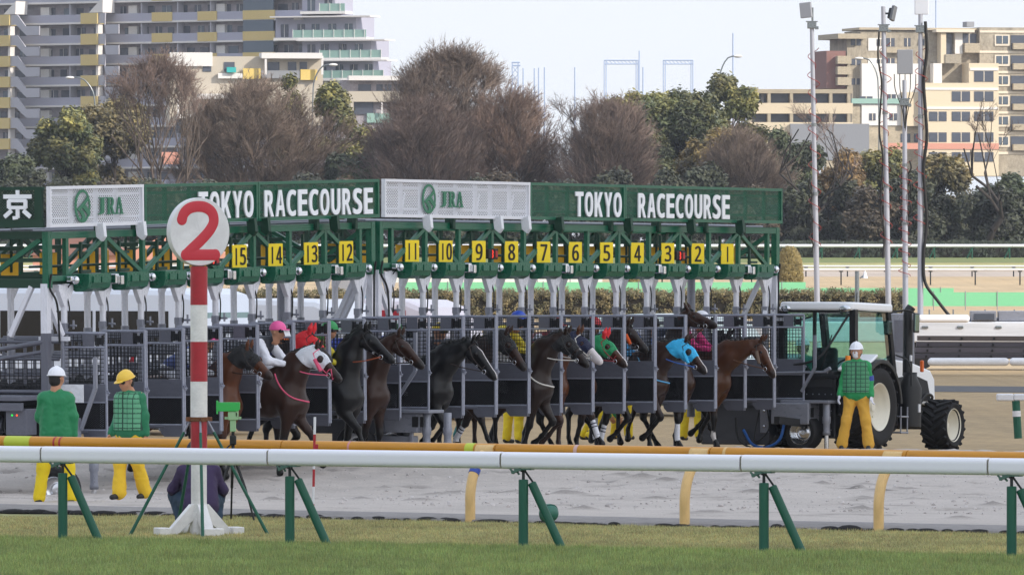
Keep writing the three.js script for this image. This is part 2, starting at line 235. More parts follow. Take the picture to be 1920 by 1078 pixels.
const doorGeo = {
  frame: mb().rod(V3(.73, .70, 0), V3(.73, 2.245, 0), .02).rod(V3(.02, .8, 0), V3(.02, 2.245, 0), .018).rod(V3(.02, 2.235, 0), V3(.73, 2.235, 0), .02).rod(V3(.02, 2.03, 0), V3(.73, 2.03, 0), .017).rod(V3(.02, .83, 0), V3(.73, .83, 0), .017).box(.7, .02, .02, .37, 1.235, 0).box(.02, .54, .018, .055, 1.77, 0).box(.02, .54, .018, .695, 1.77, 0).rod(V3(.72, 1.38, 0), V3(.79, 1.37, .02), .012).rod(V3(.74, 1.34, -.03), V3(.76, 1.42, .03), .014).geo(),
  plate: mb().rbox(.69, .255, .022, .375, 1.37, 0, .006).geo(),
  small: mb().rbox(.19, .2, .02, .44, 2.13, 0, .006).geo(),
  window: mb().add(grid(.05, .33, 2.055, 2.215, .07, .04, .008)).box(.025, .15, .02, .56, 2.13, 0).box(.025, .15, .02, .67, 2.13, 0).box(.07, .1, .02, .615, 2.12, -.006).geo(),
  wire: grid(.055, .695, 1.515, 2.02, .058, .058, .009),
  mesh: mb().add(lattice(.64, .36, .042, .017, .75), new THREE.Matrix4().makeTranslation(.055, .85, 0)).box(.65, .02, .014, .375, .855, 0).box(.65, .02, .014, .375, 1.215, 0).box(.02, .36, .014, .055, 1.035, 0).box(.02, .36, .014, .695, 1.035, 0).geo(),
  tray: mb().ext(poly([[.34, .82], [.72, .82], [.72, .66], [.42, .66], [.36, .72]]), .02, new THREE.Matrix4().makeTranslation(0, 0, -.01), .004).rod(V3(.03, .8, 0), V3(.42, .8, 0), .022).geo()
};
function door(o, z, side) {
  const d = new THREE.Group(); d.name = 'stall_door'; d.position.set(-.045, 0, z); d.rotation.y = side * .03; o.add(d);
  mesh('frame', doorGeo.frame, GM.tube, d); mesh('plate', doorGeo.plate, GM.grey, d); mesh('small_plate', doorGeo.small, GM.grey, d); mesh('window_grille', doorGeo.window, GM.wire, d, 'stuff'); mesh('wire_grid', doorGeo.wire, GM.wire, d); mesh('expanded_mesh', doorGeo.mesh, GM.wire, d, 'stuff'); mesh('tray', doorGeo.tray, GM.grey, d); return d;
}
// ring and strokes of the green emblem, 1 high
function emblem() {
  const ring = new THREE.Shape(); ring.absellipse(0, 0, .36, .5, Math.PI * .0, Math.PI * 2); const hole = new THREE.Path(); hole.absellipse(.01, .0, .285, .425, 0, Math.PI * 2); ring.holes.push(hole);
  const b = mb().ext(ring, .012);
  b.ext(poly([[.26, .33], [.1, .16], [-.26, -.1], [-.14, -.16], [.02, -.02], [.12, .06], [.3, .2]]), .014).ext(poly([[-.02, -.03], [.1, .07], [.36, -.2], [.3, -.32]]), .014).ext(poly([[-.16, -.12], [.0, -.12], [.12, -.3], [.1, -.46], [-.08, -.46], [-.02, -.32]]), .014);
  return b.geo();
}
function board(o, pxL, pxR, y0, y1, white, words, zoff = 0) { // sign board on the gate line between two photo columns
  const x = .12, zL = iOf(pxL, x + GX) * U + zoff, zR = iOf(pxR, x + GX) * U + zoff, W = zL - zR, H = y1 - y0, s = new THREE.Group(); s.name = 'sign_board'; o.add(s);
  const fm = white ? GM.white : GM.green, T = (a, y, dx = 0) => faceX(x + dx, y, zL - a);
  const f = mb(); const bar = (a0, a1, b0, b1, d = .06, dx = 0) => f.box(d, b1 - b0, a1 - a0, x + dx, (b0 + b1) / 2, zL - (a0 + a1) / 2);
  bar(0, W, y0, y0 + .05, .07); bar(0, W, y1 - .045, y1, .07); bar(0, .045, y0 + .05, y1 - .045, .066); bar(W - .045, W, y0 + .05, y1 - .045, .066);
  f.build('frame', fm, s);
  const r = mb(); let n = Math.max(2, Math.round(W / .62)); for (let k = 1; k < n; k++) { const a = W * k / n + ((k * 7) % 3 - 1) * .05; r.box(.045, H - .1, white ? .07 : .05, x - .03, (y0 + y1) / 2, zL - a); if (white && k % 2) r.bar(V3(x - .07, y0 + .06, zL - a - .12), V3(x - .07, y1 - .2, zL - a - .22), .02); } r.box(.03, .04, W - .1, x - .036, y1 - .13, zL - W / 2).box(.03, .03, W - .1, x - .036, y0 + .13, zL - W / 2);
  r.build('rib', fm, s);
  const L = lattice(W - .09, H - .095, .056, white ? .0125 : .0095, .9); mesh('mesh_panel', L.applyMatrix4(T(.045, y0 + .05)), white ? GM.white : GM.green, s, 'stuff');
  for (const w of words || []) { const [txt, pl, pr, ya, yb] = w, a = zL - (iOf(pl, x + GX) * U + zoff), e = zL - (iOf(pr, x + GX) * U + zoff), cw = (e - a) / txt.length; [...txt].forEach((ch, k) => { const g = glyph(ch, w[5] || fontB, cw * (w[6] || .8), yb - ya, .02); g.applyMatrix4(T(a + cw * (k + .5), (ya + yb) / 2, .03)); mesh('letter', g, w[7] || GM.letter, s); }); }
  return s;
}
function gateUnit(label, origin, tilt, zo, iA, iB, opt) { // stalls iA..iB (indices along the gate line), zo = local shift
  const o = thing('starting_gate', label, 'starting gate', origin, YAW, 'starting gates'); o.rotation.order = 'YXZ'; o.rotation.x = tilt; delete o.userData.group;
  const z = i => i * U + zo, zR = z(opt.endR), zL = z(opt.endL), D = -2.1;
  // overhead box truss
  const ch = (name, a, b, w, h, m = GM.green) => mb().bar(a, b, w, h).build(name, m, o);
  for (const x of [0, D]) { ch('top_chord', V3(x, 3.655, zR), V3(x, 3.655, zL), .09, .1); ch('bottom_chord', V3(x, 3.03, zR), V3(x, 3.03, zL), .08, .08); }
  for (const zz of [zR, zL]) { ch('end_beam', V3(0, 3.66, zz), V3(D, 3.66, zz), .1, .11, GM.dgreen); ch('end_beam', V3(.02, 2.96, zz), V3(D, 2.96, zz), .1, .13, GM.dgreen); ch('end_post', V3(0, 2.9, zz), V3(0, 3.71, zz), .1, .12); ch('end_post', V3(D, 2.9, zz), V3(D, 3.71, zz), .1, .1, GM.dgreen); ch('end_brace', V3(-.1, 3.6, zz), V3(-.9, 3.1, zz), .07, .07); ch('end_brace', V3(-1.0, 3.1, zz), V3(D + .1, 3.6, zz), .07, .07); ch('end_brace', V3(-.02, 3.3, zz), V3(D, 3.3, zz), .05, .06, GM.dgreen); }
  const js = []; for (let i = iA - .5; i <= iB + .51; i++) js.push(i);
  js.forEach((j, k) => {
    const zz = z(j);
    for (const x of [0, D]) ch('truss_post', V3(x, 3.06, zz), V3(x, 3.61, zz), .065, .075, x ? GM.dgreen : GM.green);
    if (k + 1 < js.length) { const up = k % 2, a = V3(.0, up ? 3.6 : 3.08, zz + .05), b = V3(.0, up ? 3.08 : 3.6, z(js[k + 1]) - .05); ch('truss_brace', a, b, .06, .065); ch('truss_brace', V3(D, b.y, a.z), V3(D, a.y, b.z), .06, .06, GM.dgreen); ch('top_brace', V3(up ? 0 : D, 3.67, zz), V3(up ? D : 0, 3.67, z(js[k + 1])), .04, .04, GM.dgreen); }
    ch('cross_beam', V3(.0, 3.03, zz), V3(D, 3.03, zz), .06, .07, GM.dgreen);
    // columns
    const front = k === 0 ? .0 : 0, fx = -.03;
    const c = mb().rod(V3(fx, 2.3, zz), V3(fx, 2.95, zz), .047, .047, 14).ext(poly([[-.05, 2.62], [.05, 2.62], [.2, 2.86], [.2, 2.93], [-.2, 2.93], [-.2, 2.86]]), .07, new THREE.Matrix4().makeRotationY(Math.PI / 2).setPosition(fx - .035, 0, zz), .004); c.build('front_column', GM.col, o);
    mb().rod(V3(fx, .72, zz), V3(fx, 2.32, zz), .056, .056, 14).build('column_sleeve', GM.lgrey, o);
    mb().rod(V3(D + .5, 2.2, zz), V3(D + .5, 2.95, zz), .05, .05, 14).ext(poly([[-.05, 2.7], [.05, 2.7], [.18, 2.86], [.18, 2.93], [-.05, 2.93]]), .07, new THREE.Matrix4().makeRotationY(Math.PI / 2).setPosition(D + .465, 0, zz)).build('rear_column', GM.col, o);
    mb().rod(V3(D + .5, .6, zz), V3(D + .5, 2.22, zz), .062, .062, 14).build('column_sleeve', GM.lgrey, o);
    mb().tube([V3(.1, 2.98, zz - .03), V3(-.02, 2.85, zz - .06), V3(fx + .07, 2.6, zz - .03), V3(fx + .065, 2.3, zz - .02)], .011, 16, 5).build('cable', M.black, o);
    mb().rbox(.1, .1, .1, fx, 2.33, zz, .01).rod(V3(fx + .05, 2.34, zz - .06), V3(fx + .17, 2.34, zz - .06), .016).rod(V3(fx + .12, 2.29, zz - .06), V3(fx + .12, 2.42, zz - .06), .016).build('clamp', GM.lgrey, o);
    // round lamp on the beam
    const odd = k % 3 === 1; const lm = mb(); if (odd) lm.rbox(.14, .15, .1, .16, 3.0, zz, .02).rbox(.06, .13, .08, .25, 2.98, zz - .06, .01); else lm.ball(.058, .17, 3.0, zz, 1, 1.1, .85, 14).rbox(.1, .08, .09, .1, 3.02, zz + .04, .02); lm.build('lamp', GM.chrome, o);
    // stall partition
    const p = new THREE.Group(); p.name = 'stall_partition'; p.position.z = zz; o.add(p);
    mb().rbox(2.2, .72, .12, -1.35, 1.12, 0, .04).build('pad', GM.pad, p);
    const rl = mb(); for (const y of [1.62, 1.85, 2.1]) rl.rod(V3(-.12, y, 0), V3(D - .3, y, 0), .022); for (const x of [-.7, -1.2, D - .3]) rl.rod(V3(x, .7, 0), V3(x, 2.1, 0), .025); rl.build('rail', GM.grey, p);
    const ends = k === 0 ? [-1] : k === js.length - 1 ? [1] : [-1, 1]; if (!(opt.noDoor || []).includes(k)) for (const e of opt.both ? [-1, 1] : ends) door(o, zz + e * .045, e);
  });
  for (let i = iA; i <= iB; i++) { // bays: roller drum, plates
    const zz = z(i), b = mb(), w = .62;
    const prof = [[-.16, 3.08], [.17, 3.08], [.17, 2.98], [.14, 2.88], [.05, 2.835], [-.06, 2.835], [-.14, 2.88], [-.16, 2.98]];
    b.ext(poly(prof), w, new THREE.Matrix4().makeTranslation(.08, 0, zz - w / 2), .008).box(.03, .09, .2, .265, 3.0, zz - .12).box(.03, .09, .2, .265, 3.0, zz + .12).rod(V3(.08, 2.96, zz - w / 2 - .1), V3(.08, 2.96, zz + w / 2 + .1), .05, .05, 10); b.build('roller_drum', GM.green, o);
    mb().box(.04, .5, .04, .0, 3.3, zz + .12).box(.04, .04, .3, .0, 3.38, zz).box(.04, .04, .3, .0, 3.12, zz).build('plate_bracket', GM.dgreen, o);
    const num = opt.nums[i]; const yaw = -.42;
    if (num) {
      const pl = mb().add(new RoundedBoxGeometry(.275, .35, .03, 1, .008), faceX(.07, 3.25, zz, yaw)).build('number_plate', GM.yellow, o);
      const tx = String(num), w1 = tx.length > 1 ? .095 : .125; [...tx].forEach((cH, q) => { const ww = cH === '1' ? w1 * .42 : w1, g = glyph(cH === '1' ? 'I' : cH, cH === '1' ? fontR : fontR, cH === '1' ? .02 : ww, .255, .006); const gm = mb().add(g); if (cH !== '1') { for (const [dx, dy] of [[.007, 0], [-.007, 0], [0, .006]]) gm.add(g.clone().translate(dx, dy, .0007 * (dx > 0 ? 1 : dx < 0 ? 2 : 3))); } else gm.add(new THREE.BoxGeometry(.024, .255, .007).translate(0, 0, .003)); gm.l.forEach(h => h.applyMatrix4(new THREE.Matrix4().makeTranslation(tx.length > 1 ? (q - .5) * .125 : 0, 0, .0155)).applyMatrix4(faceX(.07, 3.25, zz, yaw))); gm.build('digit', GM.ink, pl); });
    } else if (opt.back?.includes(i)) mb().add(new RoundedBoxGeometry(.3, .38, .03, 1, .008), faceX(-.3, 3.22, zz, .3)).build('plate_back', GM.amber, o);
    mb().add(new RoundedBoxGeometry(.3, .34, .03, 1, .008), faceX(-1.28, 3.2, zz, -.42)).build('rear_plate', GM.amber, o);
    mb().box(.03, .5, .03, -1.25, 3.35, zz).box(.3, .06, .4, -1.3, 3.45, zz).build('plate_bracket', GM.dgreen, o);
  }
  // overhead clutter under the boards
  const r = rng(iA * 7 + 11); for (let k = 0; k < 7; k++) { const a = lerp(zR, zL, .05 + .13 * k + r() * .05); mb().rbox(.14, .16, .1, .0, 3.72, a, .02).rbox(.07, .2, .05, .08, 3.7, a + .06, .02).rod(V3(.1, 3.6, a + .03), V3(.1, 3.8, a + .03), .018).build('hanger', GM.dgreen, o); }
  mb().rod(V3(-.25, 3.72, zR), V3(-.25, 3.72, zL), .02).rod(V3(-.6, 3.74, zR), V3(-.6, 3.74, zL), .018).rod(V3(-1.2, 3.72, zR), V3(-1.2, 3.72, zL), .02).build('hydraulic_line', GM.lgrey, o);
  mb().rod(V3(-.05, 2.97, zR), V3(-.05, 2.97, zL), .03, .03, 8).rod(V3(-.3, 3.2, zR), V3(-.3, 3.2, zL), .02, .02, 8).build('pipe', GM.dgreen, o);
  return { o, z, zR, zL, D };
}
const nR = {}; for (let k = 0; k < 11; k++) nR[k] = k + 1; const nL = {}; [12, 13, 14, 15].forEach((n, k) => nL[11.86 + k] = n);
const gR = gateUnit('green topped starting gate holding stalls 1 to 11, nearer to the tractor', V3(3.6, -.05, -144).addScaledVector(VF, GX), -.0045, 0, -1, 10, { endR: iOf(1454, GX), endL: iOf(709, GX), nums: nR, back: [-1] });
const oL = 10.95, gL = gateUnit('green topped starting gate holding stalls 12 to 15, behind the number two post', V3(3.6 - .515 * oL, 0, -144 + .975 * oL).addScaledVector(VF, GX), .018, -oL * U, 11.86, 18.86, { endR: iOf(698, GX), endL: iOf(91, GX), nums: nL, back: [15.86, 16.86, 17.86] });
const W2 = (px, py) => px; // (columns are given in photo pixels)
{ // boards
  const A = [3.775, 4.365], ly = [3.835, 4.235];
  board(gR.o, 991, 1168, A[0], A[1], false, [['TOKYO', 1072, 1162, ...ly]]);
  board(gR.o, 1168.5, 1464, A[0], A[1], false, [['RACECOURSE', 1190, 1365, ...ly]]);
  const w = board(gR.o, 717, 990, A[0], A[1], true, [['JRA', 820, 864, 3.945, 4.19, fontS, .86, GM.logo]]);
  const e1 = emblem().scale(.62, .46, 1).applyMatrix4(faceX(.15, 4.07, iOf(799, .03) * U)); mesh('emblem', e1, GM.logo, w);
  const zo = -oL * U; // the left gate's boards
  board(gL.o, 272, 484, A[0], A[1], false, [['TOKYO', 369, 476, ...ly]], zo); board(gL.o, 485, 712, A[0], A[1], false, [['RACECOURSE', 493, 700, ...ly]], zo);
  const w2 = board(gL.o, 94, 270, A[0], A[1], true, [['JRA', 182, 231, 3.94, 4.19, fontS, .86, GM.logo]], zo);
  mesh('emblem', emblem().scale(.62, .48, 1).applyMatrix4(faceX(.15, 4.07, iOf(154, .03) * U + zo)), GM.logo, w2);
  for (const [u, pxs] of [[gR, [795, 928, 980, 1042, 1172, 1290, 1382]], [gL, [186, 262, 470, 495, 625]]]) for (const px of pxs) { const zz = iOf(px, .05) * U + (u === gL ? zo : 0), wht = (u === gR && px < 990) || (u === gL && px < 270); mb().ext(poly([[-.05, 3.8], [.08, 3.82], [.1, 3.62], [.05, 3.56], [-.03, 3.62]]), .07, new THREE.Matrix4().makeTranslation(.17, 0, zz - .035), .006).build('board_bracket', wht ? GM.white : GM.dgreen, u.o); }
  // board on the left end face, with one big character
  const s = new THREE.Group(); s.name = 'sign_board'; s.position.set(0, 0, gL.zL + .12); gL.o.add(s);
  mb().box(2.0, .12, .06, -.98, 3.83, 0).box(2.0, .05, .06, -.98, 4.335, 0).box(.12, .52, .055, -.06, 4.08, 0).box(.05, .52, .05, -1.6, 4.08, 0).build('frame', GM.dgreen, s);
  mesh('mesh_panel', lattice(1.9, .46, .046, .012, .9).translate(-1.97, 3.88, 0), GM.dgreen, s, 'stuff');
  const c = mb(), q = (x0, y0, x1, y1, t = .055) => c.bar(V3(x0, y0, .04 + (c.l.length % 5) * .002), V3(x1, y1, .04 + (c.l.length % 5) * .002), .02, t, V3(0, 0, 1).cross(V3(x1 - x0, y1 - y0, 0)).normalize());
  const X = a => -.64 + a * .5, Yy = b => 3.885 + b * .42;
  const st = (a, b, cc, d, t = .06) => { const p = V3(X(a), Yy(b), .045 + (c.l.length % 6) * .003), e = V3(X(cc), Yy(d), p.z), L = p.distanceTo(e), an = Math.atan2(e.y - p.y, e.x - p.x); c.add(new THREE.BoxGeometry(L, t, .02), new THREE.Matrix4().makeRotationZ(an).setPosition((p.x + e.x) / 2, (p.y + e.y) / 2, p.z)); };
  st(.5, 1.02, .5, .8, .055); st(.03, .8, .97, .8); st(.2, .66, .8, .66, .05); st(.2, .42, .8, .42, .05); st(.22, .68, .22, .4); st(.78, .68, .78, .4); st(.5, .42, .5, .06); st(.5, .08, .34, .06, .05); st(.3, .32, .06, .1); st(.7, .32, .94, .1); c.build('letter', GM.letter, s);
}
function ledBox(px, u, zo) { const zz = iOf(px, .08) * U + zo, g = new THREE.Group(); g.name = 'led_display'; u.o.add(g); mb().rbox(.12, .17, .13, .1, 3.22, zz, .015).rbox(.1, .15, .12, .08, 3.22, zz + .14, .015).build('housing', M.black, g); const e = mat(0x300404, .4, 0, { emissive: new THREE.Color(1, .07, .05), emissiveIntensity: 1.1 }); const b = mb(); for (const [x, y, w, h] of [[0, .055, .07, .016], [0, .0, .07, .016], [0, -.055, .07, .016], [.035, .028, .016, .04], [.035, -.028, .016, .04]]) b.box(w, h, .008, x, y, .088); b.l.forEach(q => q.applyMatrix4(new THREE.Matrix4().makeTranslation(.1, 3.22, zz - .019))); const gx = b.geo(); mesh('lit_digit', gx.applyMatrix4(new THREE.Matrix4().makeTranslation(0, 0, 0)), e, g); mb().box(.006, .1, .07, .163, 3.22, zz).build('lit_face', mat(0x500606, .4, 0, { emissive: new THREE.Color(.35, .0, .0), emissiveIntensity: .5 }), g); }
ledBox(1283, gR, 0); ledBox(931, gR, 0); ledBox(412, gL, -oL * U);
// end frames, decks, jacks and wheels of each gate
function wheel(o, x, y, z, r, w, rimR) {
  const g = new THREE.Group(); g.name = 'wheel'; g.position.set(x, y, z); o.add(g); const m = new THREE.Matrix4().makeRotationX(Math.PI / 2);
  mb().lathe([[rimR, -w * .42], [r * .9, -w / 2], [r, -w * .36], [r, w * .36], [r * .9, w / 2], [rimR, w * .42], [rimR, -w * .42]], m, 36).build('tyre', M.rubber, g);
  mb().lathe([[.001, w * .1], [rimR * .35, w * .12], [rimR * .5, w * .05], [rimR * .8, -w * .02], [rimR * .93, w * .36], [rimR, w * .44], [rimR, -w * .4], [.001, -w * .4]], m, 30).build('rim', GM.chrome, g); return g;
}
function jack(o, x, z, y1, foot = 0) { const g = new THREE.Group(); g.name = 'jack_leg'; o.add(g); mb().lathe([[.001, y1], [.062, y1], [.062, y1 - .22], [.072, y1 - .23], [.072, y1 - .33], [.058, y1 - .35], [.058, foot + .34], [.066, foot + .33], [.066, foot + .27], [.001, foot + .27]], new THREE.Matrix4().makeTranslation(x, 0, z), 20).build('cylinder', GM.lgrey, g); mb().rod(V3(x, foot, z), V3(x, foot + .3, z), .04, .04, 16).rod(V3(x, foot, z), V3(x, foot + .03, z), .09, .09, 16).build('piston', GM.chrome, g); }
{
  for (const u of [gR, gL]) for (const [zz, sg] of [[u.zR, -1], [u.zL, 1]]) { // end frame: square post, leaning braces
    const o = u.o, zc = zz + sg * .02;
    mb().box(.11, .72, .11, -.02, 2.6, zc).build('end_leg', GM.col, o); mb().box(.112, 1.55, .112, -.02, 1.47, zc).build('end_leg', GM.grey, o);
    mb().bar(V3(-.08, 2.92, zc - sg * .03), V3(.0, 2.2, zc - sg * .42), .07, .07).bar(V3(-.25, 2.92, zc), V3(-.62, 2.2, zc), .07, .07).box(.5, .06, .06, .0, 2.16, zc - sg * .2).build('end_brace', GM.col, o);
    mb().rod(V3(u.D + .5, .5, zc), V3(u.D + .5, 2.9, zc), .07, .07, 14).build('rear_leg', GM.lgrey, o);
    mb().tube([V3(.08, 3.1, zc), V3(.05, 2.9, zc), V3(.1, 2.7, zc - sg * .1), V3(.12, 2.1, zc - sg * .15)], .016, 20, 6).build('cable', M.black, o);
  }
  { // left end of the left gate: railings, deck, engine
    const o = gL.o, z = gL.zL + .05;
    const rl = mb(); rl.rod(V3(-.05, 2.12, z), V3(-1.9, 1.84, z), .035).rod(V3(-.05, 1.98, z), V3(-1.9, 1.7, z), .028).rod(V3(-.05, 1.4, z), V3(-1.9, 1.4, z), .03); rl.build('end_rail', GM.grey, o);
    mesh('wire_grid', grid(-1.9, -.06, 1.36, 1.86, .075, .075, .009).translate(0, 0, z), GM.wire, o);
    mb().rbox(2.1, .07, .9, -1.1, 1.32, z + .2, .01).rbox(2.1, .12, .08, -1.1, 1.2, z + .6, .01).build('deck', GM.grey, o); mb().box(.32, .03, .4, -.95, 1.385, z + .3).build('yellow_step', M.ochre, o);
    const en = new THREE.Group(); en.name = 'engine'; o.add(en); mb().rod(V3(-1.3, .92, z + .35), V3(-.6, .92, z + .35), .16, .16, 20).rod(V3(-.6, .92, z + .35), V3(-.5, .92, z + .35), .1, .1, 16).build('motor', GM.dgrey, en); mb().rbox(.34, .38, .3, -.18, .98, z + .42, .01).build('control_box', GM.grey, en); mb().rbox(2.0, .5, .1, -1.1, .95, z - .1, .01).build('back_panel', M.black, en);
    for (const [dx, c] of [[-.08, 0x27d84a], [0, 0xff5a2a]]) { const l = mb().ball(.016, -.16 + dx, 1.08, z + .575, 1, 1, .5, 10).build('indicator_lamp', mat(c, .4, 0, { emissive: new THREE.Color(c), emissiveIntensity: .9 }), en); }
    mb().tube([V3(-.45, 1.1, z + .4), V3(-.4, .85, z + .5), V3(-.3, .8, z + .5), V3(-.28, 1.0, z + .5)], .02, 20, 6).build('hose', M.black, en);
    mb().rbox(2.3, .16, .14, -1.0, .66, z + .5, .015).rbox(2.3, .1, .12, -1.0, .46, z + .5, .015).rbox(.12, .3, .12, -1.9, .52, z + .5, .01).rbox(.12, .3, .12, -.6, .52, z + .5, .01).build('chassis', GM.grey, o);
    mb().rbox(1.3, .06, .5, .25, .62, z - .15, .01).rbox(.9, .35, .1, -1.3, .2, z + .5, .01).build('step_plate', GM.lgrey, o);
    mb().box(.42, .26, .015, .26, 1.37, z - .25).build('white_panel', GM.white, o); mb().bar(V3(.7, 1.9, z - .2), V3(.7, 1.45, z - .2), .05).bar(V3(.7, 1.45, z - .2), V3(.45, .85, z - .2), .05).rbox(.2, .4, .12, .34, .82, z - .18, .02).build('lever_arm', GM.lgrey, o);
    const w = wheel(o, .62, .02, z + .75, .34, .26, .2); jack(o, .75, z - .05, .6, -.27);
  }
  { // right end of the left gate and left end of the right gate: boxes, jacks
    for (const [u, zz, sg] of [[gR, gR.zL, 1]]) {
      const o = u.o; mb().rbox(.62, .3, .34, .46, .6, zz, .015).build('machine_box', GM.lgrey, o); mb().rbox(.8, .05, .5, .62, .78, zz, .01).build('deck', GM.lgrey, o);
      mb().box(.1, .16, .02, .74, .62, zz + .175).box(.06, .16, .02, .86, .62, zz + .175).build('vent', M.black, o);
      jack(o, .86, zz + .02, .76, -.02); jack(o, 1.14, zz - .14, .76, -.02); mb().rbox(.05, .5, .06, .64, .24, zz + .1, .01).rbox(.9, .1, .2, .2, .35, zz, .01).build('chassis', GM.lgrey, o);
      wheel(o, .1, .3, zz - .3, .3, .26, .18); mb().bar(V3(.68, 2.0, zz + .06), V3(.68, 1.4, zz + .06), .05).bar(V3(.68, 1.4, zz + .06), V3(.3, .85, zz + .1), .05).rbox(.14, .34, .1, .3, .88, zz + .1, .02).build('lever_arm', GM.lgrey, o);
    }
    { const o = gL.o, zz = gL.zR; mb().rbox(1.2, .22, .3, -.4, .55, zz, .02).rbox(.5, .3, .25, -.4, .3, zz, .02).build('chassis', GM.dgrey, o); wheel(o, -.2, .28, zz + .15, .3, .26, .18); }
  }
  { // right end of the right gate, by the tractor
    const o = gR.o, zz = gR.zR + .42;
    mb().rbox(.7, .36, .5, .55, .58, zz - .1, .02).build('machine_box', GM.lgrey, o); mb().rbox(.9, .05, .4, .8, .78, zz - .1, .01).build('deck', GM.lgrey, o); mb().box(.02, .16, .1, .905, .6, zz + .02).build('vent', M.black, o);
    jack(o, 1.16, zz - .02, .76, -.05); wheel(o, .72, .26, zz - .05, .3, .34, .2);
    mb().rbox(1.3, .75, .5, -.55, .42, zz - .25, .03).build('hydraulic_tank', GM.dgrey, o); mb().rbox(.16, .5, .03, .02, .5, zz + .02, .01).build('valve_plate', GM.lgrey, o); for (const y of [.36, .62]) mb().ball(.025, .02, y, zz + .04).build('bolt', GM.chrome, o);
    mb().bar(V3(-.9, .75, zz), V3(1.0, .75, zz), .1, .08).bar(V3(.2, .75, zz), V3(.75, .35, zz), .06).build('chassis', GM.dgrey, o);
    mb().tube([V3(-.35, .3, zz + .08), V3(-.15, .05, zz + .12), V3(.15, .02, zz + .15), V3(.36, .14, zz + .15), V3(.44, .45, zz + .1)], .026, 30, 8).build('blue_hose', mat(0x1d5fb0, .4), o); mb().tube([V3(-.5, .5, zz + .08), V3(-.4, .12, zz + .13), V3(.0, -.01, zz + .15), V3(.3, .2, zz + .15)], .018, 30, 8).tube([V3(.1, .7, zz + .1), V3(.15, .3, zz + .14), V3(-.1, .1, zz + .15), V3(-.05, .6, zz + .1)], .012, 30, 6).build('hose', M.black, o);
    mb().bar(V3(.95, 1.9, zz), V3(.95, 1.35, zz), .045).bar(V3(.95, 1.35, zz), V3(.7, .95, zz), .045).build('lever_arm', GM.lgrey, o);
  }
}
// ---------- trees ----------
const bark = mat(0x62554c, .9, 0, { map: wearTex }), barkD = mat(0x362e2a, .9, 0, { map: wearTex });
const twigM = { brown: mat(0xffffff, .9), };
function sprayGeo(seed, len, n, w, forks = 3) { // a bundle of thin forking twigs growing along +y
  const r = rng(seed), b = [], N = [];
  const strip = (p, q, w0) => { const d = q.clone().sub(p).normalize(), s = new THREE.Vector3().crossVectors(d, V3(r() - .5, r() - .5, r() - .5)).normalize().multiplyScalar(w0), t = new THREE.Vector3().crossVectors(d, s).setLength(w0); for (const e of [s, t]) { b.push(p.x + e.x, p.y + e.y, p.z + e.z, p.x - e.x, p.y - e.y, p.z - e.z, q.x, q.y, q.z); const m = new THREE.Vector3().crossVectors(d, e).normalize(); for (let k = 0; k < 3; k++) N.push(m.x, m.y, m.z); } };
  for (let k = 0; k < n; k++) {
    let p = V3((r() - .5) * .3, (r() - .3) * .3, (r() - .5) * .3), d = V3((r() - .5) * 1.1, 1, (r() - .5) * 1.1).normalize();
    for (let s = 0; s < 3; s++) { const q = p.clone().addScaledVector(d, len * .36 * (.7 + .6 * r())); strip(p, q, w * (1 - s * .27)); for (let f = 0; f < forks; f++) { const u = p.clone().lerp(q, .3 + .6 * r()), e = d.clone().add(V3((r() - .5) * 1.5, (r() - .25) * 1.0, (r() - .5) * 1.5)).normalize(); strip(u, u.clone().addScaledVector(e, len * .3 * (.5 + r())), w * .6); } d.add(V3((r() - .5) * .6, r() * .25, (r() - .5) * .6)).normalize(); p = q; }
  }
  const g = new THREE.BufferGeometry(); g.setAttribute('position', new THREE.Float32BufferAttribute(b, 3)); g.setAttribute('normal', new THREE.Float32BufferAttribute(N, 3)); return g;
}
function leafGeo(seed, n, R, size) { // a clump of small leaves
  const r = rng(seed), b = [], N = [], v = V3(), e1 = V3(), e2 = V3();
  for (let k = 0; k < n; k++) { v.set(r() - .5, r() - .5, r() - .5).normalize().multiplyScalar(R * Math.pow(r(), .45)); const m = v.clone().normalize().multiplyScalar(.8).add(V3((r() - .5) * 1.4, r() * 1.0, (r() - .5) * 1.4)).normalize(); e1.set(r() - .5, r() - .5, r() - .5).cross(m).normalize(); e2.crossVectors(m, e1); const s = size * (.6 + .8 * r()); const A = [v.clone().addScaledVector(e1, -s), v.clone().addScaledVector(e2, s * .5), v.clone().addScaledVector(e1, s), v.clone().addScaledVector(e2, -s * .5)]; for (const t of [0, 2, 1, 0, 3, 2]) { b.push(A[t].x, A[t].y, A[t].z); N.push(m.x, m.y, m.z); } }
  const g = new THREE.BufferGeometry(); g.setAttribute('position', new THREE.Float32BufferAttribute(b, 3)); g.setAttribute('normal', new THREE.Float32BufferAttribute(N, 3)); return g;
}
const sprays = [1, 2, 3].map(k => sprayGeo(k * 13, 1.35, 7, .023)), leaves = [1, 2, 3].map(k => leafGeo(k * 7, 46, .55, .16)), leavesD = [4, 5].map(k => leafGeo(k * 7, 60, .5, .11));
const leafMat = new THREE.MeshPhysicalMaterial({ color: 0xffffff, roughness: .75, side: THREE.DoubleSide, transmission: .3, thickness: 0 });
const twigMat = mat(0xffffff, .9, 0, { side: THREE.DoubleSide });
